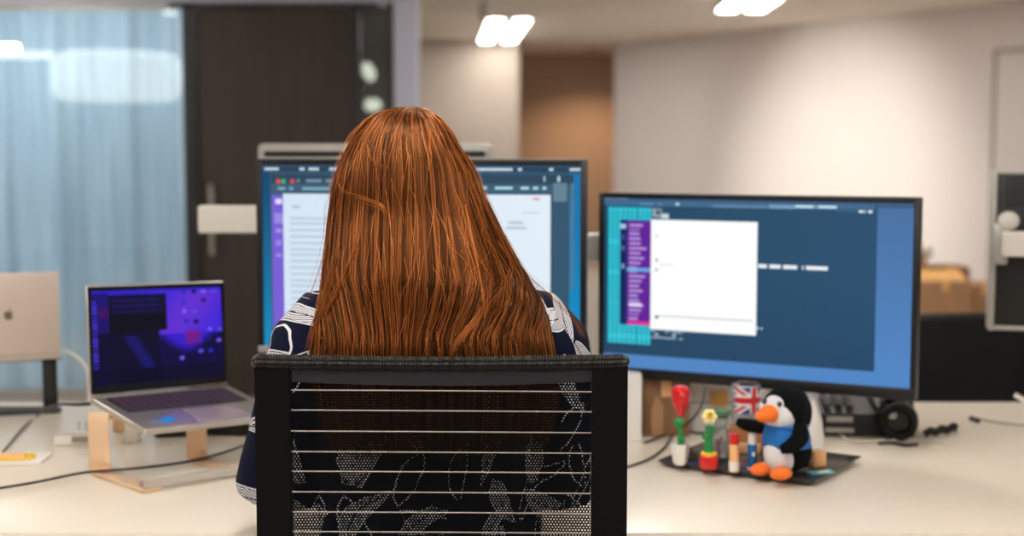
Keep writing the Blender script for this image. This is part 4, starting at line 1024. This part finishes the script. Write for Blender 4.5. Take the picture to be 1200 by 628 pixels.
# headset ring
p = PZ(1058, 519, DZ); hs = thing('headset', 'black headset with round ear cushion leaning against the desk phone', 'headset', (p.x, p.y+.03, DZ), -.3)
build('ear_cup', MB().tube([(0, -.012, .038), (0, .012, .038)], .036, 28), M['blk'], hs)
build('cushion', MB().tube([(.028*math.cos(a_), -.016, .038+.028*math.sin(a_)) for a_ in np.linspace(0, 2*PI, 33)], .009, 10), M['blk_leather'], hs)
build('cup_cap', MB().ell((-.012, -.017, .050), (.009, .005, .008)), M['silver'], hs)
build('headband', MB().tube([(.0, .018, .070), (.012, .05, .078), (.02, .10, .05), (.02, .13, .010)], .0055, 8, sub=5), M['blk'], hs)
def solo_tube(name, pts, r, m, label, cat='cable', sub=6, n=8, group=None):
    c = Vector(pts[0]); mb = MB().tube(pts, r, n, sub=sub)
    return solo(name, mb, m, label, cat, (c.x, c.y, c.z), group)
# coiled cord
pts = []; a0_ = PZ(1083, 514, DZ); b0_ = PZ(1121, 507, DZ)
for k in range(130):
    u = k/129; c = a0_.lerp(b0_, u); pts.append((c.x, c.y+.007*math.cos(k*.85), DZ+.009+.007*math.sin(k*.85)+.004*math.sin(u*9)**2))
solo_tube('coiled_cord', pts, .0019, M['cable'], 'black coiled phone cord lying right of the headset', sub=0)
# plain grey metal bar behind phone, use unknown
q0, q1 = P(950, 470, 3.0), P(1052, 470, 3.0)
t = thing('grey_bar', 'flat grey metal bar on small feet behind the desk phone', 'dock', ((q0.x+q1.x)/2, 3.03, DZ))
hq = P(0, 470, 3.0).z-DZ
build('foot_plate', MB().box((0, 0, max(.02, hq)), (q1.x-q0.x+.01, .10, .014), bev=.003), M['silver'], t)
for s in (-1, 1): build('foot_pad', MB().box((s*(q1.x-q0.x)*.42, 0, hq/2-.0035), (.02, .08, hq-.007), bev=.002), M['blk'], t)
# white cables on the right
def dpts(L_, dz=.003): return [tuple(PZ(a_, b_, DZ)[:2])+(DZ+dz,) for a_, b_ in L_]
solo_tube('white_cable', dpts([(980, 505), (988, 514), (1005, 520), (1030, 519), (1060, 517), (1085, 518), (1105, 521)]), .0024, M['cable_w'], 'cream cable running in front of the desk phone')
solo_tube('black_plug_cable', dpts([(1030, 522), (1045, 521), (1060, 524), (1075, 523)], .004), .003, M['cable'], 'short black cable stub in front of the headset')
t = thing('cable_end', 'thin grey cable with small dark plug lying on the desk far right', 'cable', (PZ(1142, 491, DZ).x, PZ(1142, 491, DZ).y, DZ))
build('cord', MB().tube(dpts([(1145, 492), (1160, 495), (1180, 498), (1205, 500), (1240, 497)], .003), .0016, 8, sub=5), mat('grey_cable', (140, 132, 122), .5), t, True)
build('plug', MB().tube([PZ(1138, 490, DZ+.005), PZ(1146, 493, DZ+.005)], .0055, 10), M['blk'], t, True)
q = P(1196, 468, 3.0); solo('white_pen', MB().tube([P(1190, 463, 3.02), P(1212, 476, 2.98)], .005, 12).box(P(1212, 479, 2.98), (.02, .02, .012)), M['white_pl'], 'white rod ending beside the desk edge at the far right', 'pen', P(1212, 482, 2.98))

# cables behind the tray
solo_tube('black_cable', [P(736, 526, 2.72)+Vector((0, 0, 0)), *[Vector(x_) for x_ in dpts([(760, 519), (785, 509), (797, 506)])], *[Vector(x_) for x_ in dpts([(820, 509), (845, 508), (870, 503)])]], .0022, M['cable'], 'black cable running across the desk behind the toy rose')
solo_tube('black_cable', [*dpts([(735, 549), (760, 540), (778, 527), (790, 510)]), P(800, 480, 2.80)+Vector((0, -.12, 0)), P(812, 462, 2.84)+Vector((0, -.13, 0)), P(820, 447, 2.84)+Vector((0, -.08, 0))], .0022, M['cable'], 'black cable rising from the desk up to the right monitor beside the toy rose')
solo_tube('black_cable', [P(869, 449, 2.70), P(867, 470, 2.70), P(864, 492, 2.70), P(862, 505, 2.70)], .0026, M['cable'], 'black cable hanging straight down from the right monitor before the flag mug')

# ------------------------------------------------------------ left desk items
solo_tube('power_cable', [P(106, 473, 2.50), P(92, 474, 2.51), P(60, 475, 2.6), *[Vector(v_) for v_ in dpts([(44, 489), (28, 503), (10, 524), (-8, 546)], .004)]], [.0035, .0032, .002, .002, .002, .002, .002], M['cable'], 'black cable from the open laptop\'s left side looping down to the desk')
solo_tube('desk_cable', [tuple(v_) for v_ in dpts([(-15, 581), (40, 572), (100, 560), (160, 555), (215, 548), (250, 540), (280, 530), (320, 515)], .0095)], .0024, M['cable'], 'long black cable lying on the desk in front of the laptop stand')
solo_tube('grey_cable', [P(66, 412, 3.0), P(78, 412, 3.0), P(92, 420, 2.98), P(102, 434, 2.97), P(104, 470, 2.97), tuple(dpts([(106, 497)])[0])], .0028, M['cable_w'], 'pale cable arching down from the back of the left edge laptop')
p = PZ(90, 523, DZ)
t = thing('plug_adapter', 'small white plug adapter block with pins on the desk left of the stand', 'adapter', (p.x-.01, p.y+.03, DZ), .12)
build('block', MB().box((0, 0, .011), (.075, .05, .022), bev=.004), M['white_pl'], t)
build('socket_face', MB().box((.014, -.0255, .012), (.036, .002, .012), bev=.0008, seg=1), mat('socket_grey', (150, 138, 124), .5), t)
for x in (.004, .018): build('pin', MB().box((x, .01, .031), (.003, .003, .018)), M['silver'], t)
build('seam', MB().box((0, -.0253, .0225), (.074, .002, .0015)), mat('seam_grey', (150, 140, 135), .5), t)
p = PZ(22, 546, DZ)
t = thing('notebook', 'white slab with a yellow side strip lying on the desk at the left edge', 'notebook', (p.x-.01, p.y+.04, DZ), .06)
build('slab', MB().box((-.03, 0, .004), (.15, .08, .008), bev=.002), M['paper'], t)
build('yellow_strip', MB().tube([(-.10, -.030, .010), (-.03, -.034, .011), (.012, -.033, .011), (.026, -.022, .011), (.024, 0, .011), (.008, .01, .010)], .0032, 8, sub=5), M['yellow'], t)
build('pouch', MB().box((-.038, -.012, .0115), (.10, .035, .007), bev=.003), M['peach'], t)
# tray and clutter behind laptop stand
p = PZ(222, 517, DZ)
t = thing('desk_riser', 'low white metal riser with black gear beneath, behind the open laptop', 'stand', (p.x-.0, p.y+.08, DZ), .15)
build('shelf', MB().box((.02, -.075, .05), (.34, .012, .007), bev=.002).box((.02, .07, .05), (.34, .012, .007), bev=.002).box((-.02, 0, .05), (.012, .16, .006)).box((.1, 0, .05), (.012, .16, .006)), M['steel_white'], t)
for x in (-.13, .0, .17): build('leg', MB().box((x, -.075, .0235), (.007, .007, .047), (0, .25, 0)), M['steel_white'], t)
for x in (-.13, .17): build('leg', MB().box((x, .07, .0235), (.007, .007, .047)), M['steel_white'], t)
solo('black_adapter', MB().box((p.x-.03, p.y+.08, DZ+.014), (.11, .08, .028), (0, 0, .2), bev=.006), M['blk'], 'black power brick lying under the white riser', 'adapter', (p.x-.03, p.y+.08, DZ))
solo('black_adapter', MB().box((p.x+.09, p.y+.09, DZ+.016), (.13, .09, .03), (0, 0, -.1), bev=.006), M['blk'], 'black dock box under the white riser near the woman\'s elbow', 'dock', (p.x+.09, p.y+.09, DZ))
p = PZ(140, 506, DZ)
solo('wooden_block', MB().box((p.x, p.y+.02, DZ+.025), (.03, .03, .05), bev=.002), M['wood'], 'upright pale wooden block behind the left upright of the rose gold stand', 'block', (p.x, p.y+.02, DZ))
p = PZ(153, 520, DZ)
solo('white_charger', MB().box((p.x, p.y+.02, DZ+.03), (.026, .03, .06), bev=.004), M['white_pl'], 'upright white charger block behind the rose gold stand', 'charger', (p.x, p.y+.02, DZ))

# ============================================================ BEYOND THE DESK, RIGHT
def seatback(label, x0, x1, py, Y, tilt):
    zt_ = P(0, py, Y).z; t = thing('office_chair', label, 'chair', ((x0+x1)/2, Y+.28, 0), 0); w_ = x1-x0
    rings = []
    for u in np.linspace(0, 1, 14):
        x = -w_/2+w_*u; e = math.sqrt(max(0.0, 1-abs(2*u-1)**8)); zz = zt_-.012*(2*u-1)**2-.03*(1-e); y0 = -.28+.05*(2*u-1)**2
        th_ = .03*e+.004
        rings.append([(x, y0-th_, .52), (x, y0-th_-.006, .70), (x, y0-th_, zz-.012), (x, y0-th_*.5, zz), (x, y0+th_*.5, zz), (x, y0+th_, zz-.012), (x, y0+th_, .52)])
    build('backrest', MB().loft(rings), M['blk_leather'], t)
    build('seam', MB().tube([(w_*.22, -.28-.034, .54), (w_*.22, -.28-.040, .70), (w_*.205, -.28-.036, zt_-.01)], .002, 6, sub=4), M['blk'], t)
    build('seat', MB().box((0, .0, .45), (.48, .46, .07), bev=.025, seg=4), M['blk_leather'], t)
    build('back_bracket', MB().tube([(0, -.26, .56), (0, -.27, .44), (0, -.1, .40), (0, 0, .40)], .02, 10, sub=3), M['blk'], t)
    build('gas_column', MB().lathe([(.03, .08), (.03, .22), (.018, .22), (.018, .42)]), M['blk_gloss'], t)
    star_base(t, t.location.x, t.location.y, M['blk'], .6)
seatback('broad black leather chair beyond the desk at right, below the cardboard boxes', P(1040, 365, 3.75).x, P(1262, 365, 3.75).x, 367, 3.75, 0)
# cabinet and boxes
Yb = 6.0; zc = P(0, 372, Yb).z-.02
t = thing('storage_cabinet', 'low white storage cabinet beyond the black chair with cardboard boxes on top', 'cabinet', (P(1140, 400, Yb).x, Yb+.2, 0))
build('cabinet_body', MB().box((0, 0, zc/2), (1.6, .5, zc), bev=.004), M['cabinet'], t)
for s in (-1, 1):
    d = build('door', MB().box((s*.4, -.255, zc/2), (.78, .01, zc-.03), bev=.002), M['cabinet'], t)
    build('handle', MB().box((s*.06, -.268, zc*.75), (.012, .016, .12), bev=.003), M['silver'], d)
def carton(px0, px1, pyt, Y, dep, rz, label, m, zb_=None, flap=None):
    x0, x1 = P(px0, 330, Y).x, P(px1, 330, Y).x; z1 = P(0, pyt, Y).z; z0 = zc if zb_ is None else zb_
    t = thing('cardboard_box', label, 'box', ((x0+x1)/2, Y+dep/2, z0), rz)
    build('carton', MB().box((0, 0, (z1-z0)/2), (x1-x0, dep, z1-z0), bev=.004), m, t)
    build('tape', MB().box((0, -dep/2-.0008, (z1-z0)-.02), (.03, .0015, .04)), M['orange_block'], t)
    if flap: build('flap', MB().box((0, -.02, z1-z0+.012), (x1-x0-.01, dep*.7, .005), (.3*flap, .0, 0)), M['orange_block'], t)
    return t
carton(1078, 1139, 330, 5.85, .22, 0, 'brown cardboard box on the cabinet just right of the big monitor', M['card'], flap=1)
carton(1139, 1172, 334, 5.95, .22, 0, 'smaller brown cardboard box on the cabinet near the right edge', M['card'])
carton(1090, 1137, 313, 6.15, .2, 0, 'brown cardboard box at the back of the cabinet, taller than its neighbours', M['card_dark'])
tb = P(1082, 300, 5.95)
t = thing('paper_bag', 'crumpled brown paper bag peeking out beside the right monitor\'s edge', 'bag', (P(1077, 300, 6.1).x, 6.15, zc))
z1 = P(0, 279, 6.1).z-zc
m_ = MB().loft([[(-.05, -.05, 0), (.04, -.05, 0), (.04, .05, 0), (-.05, .05, 0)], [(-.05, -.05, z1*.7), (.045, -.04, z1*.62), (.045, .05, z1*.7), (-.05, .05, z1*.7)], [(-.045, -.01, z1), (.02, -.005, z1*.95), (.025, .015, z1*.9), (-.045, .01, z1)]])
build('bag_body', m_, M['card'], t, smooth=False); build('paper_filling', MB().ell((.055, -.0, z1*.82), (.02, .02, .035)), M['paper'], t)
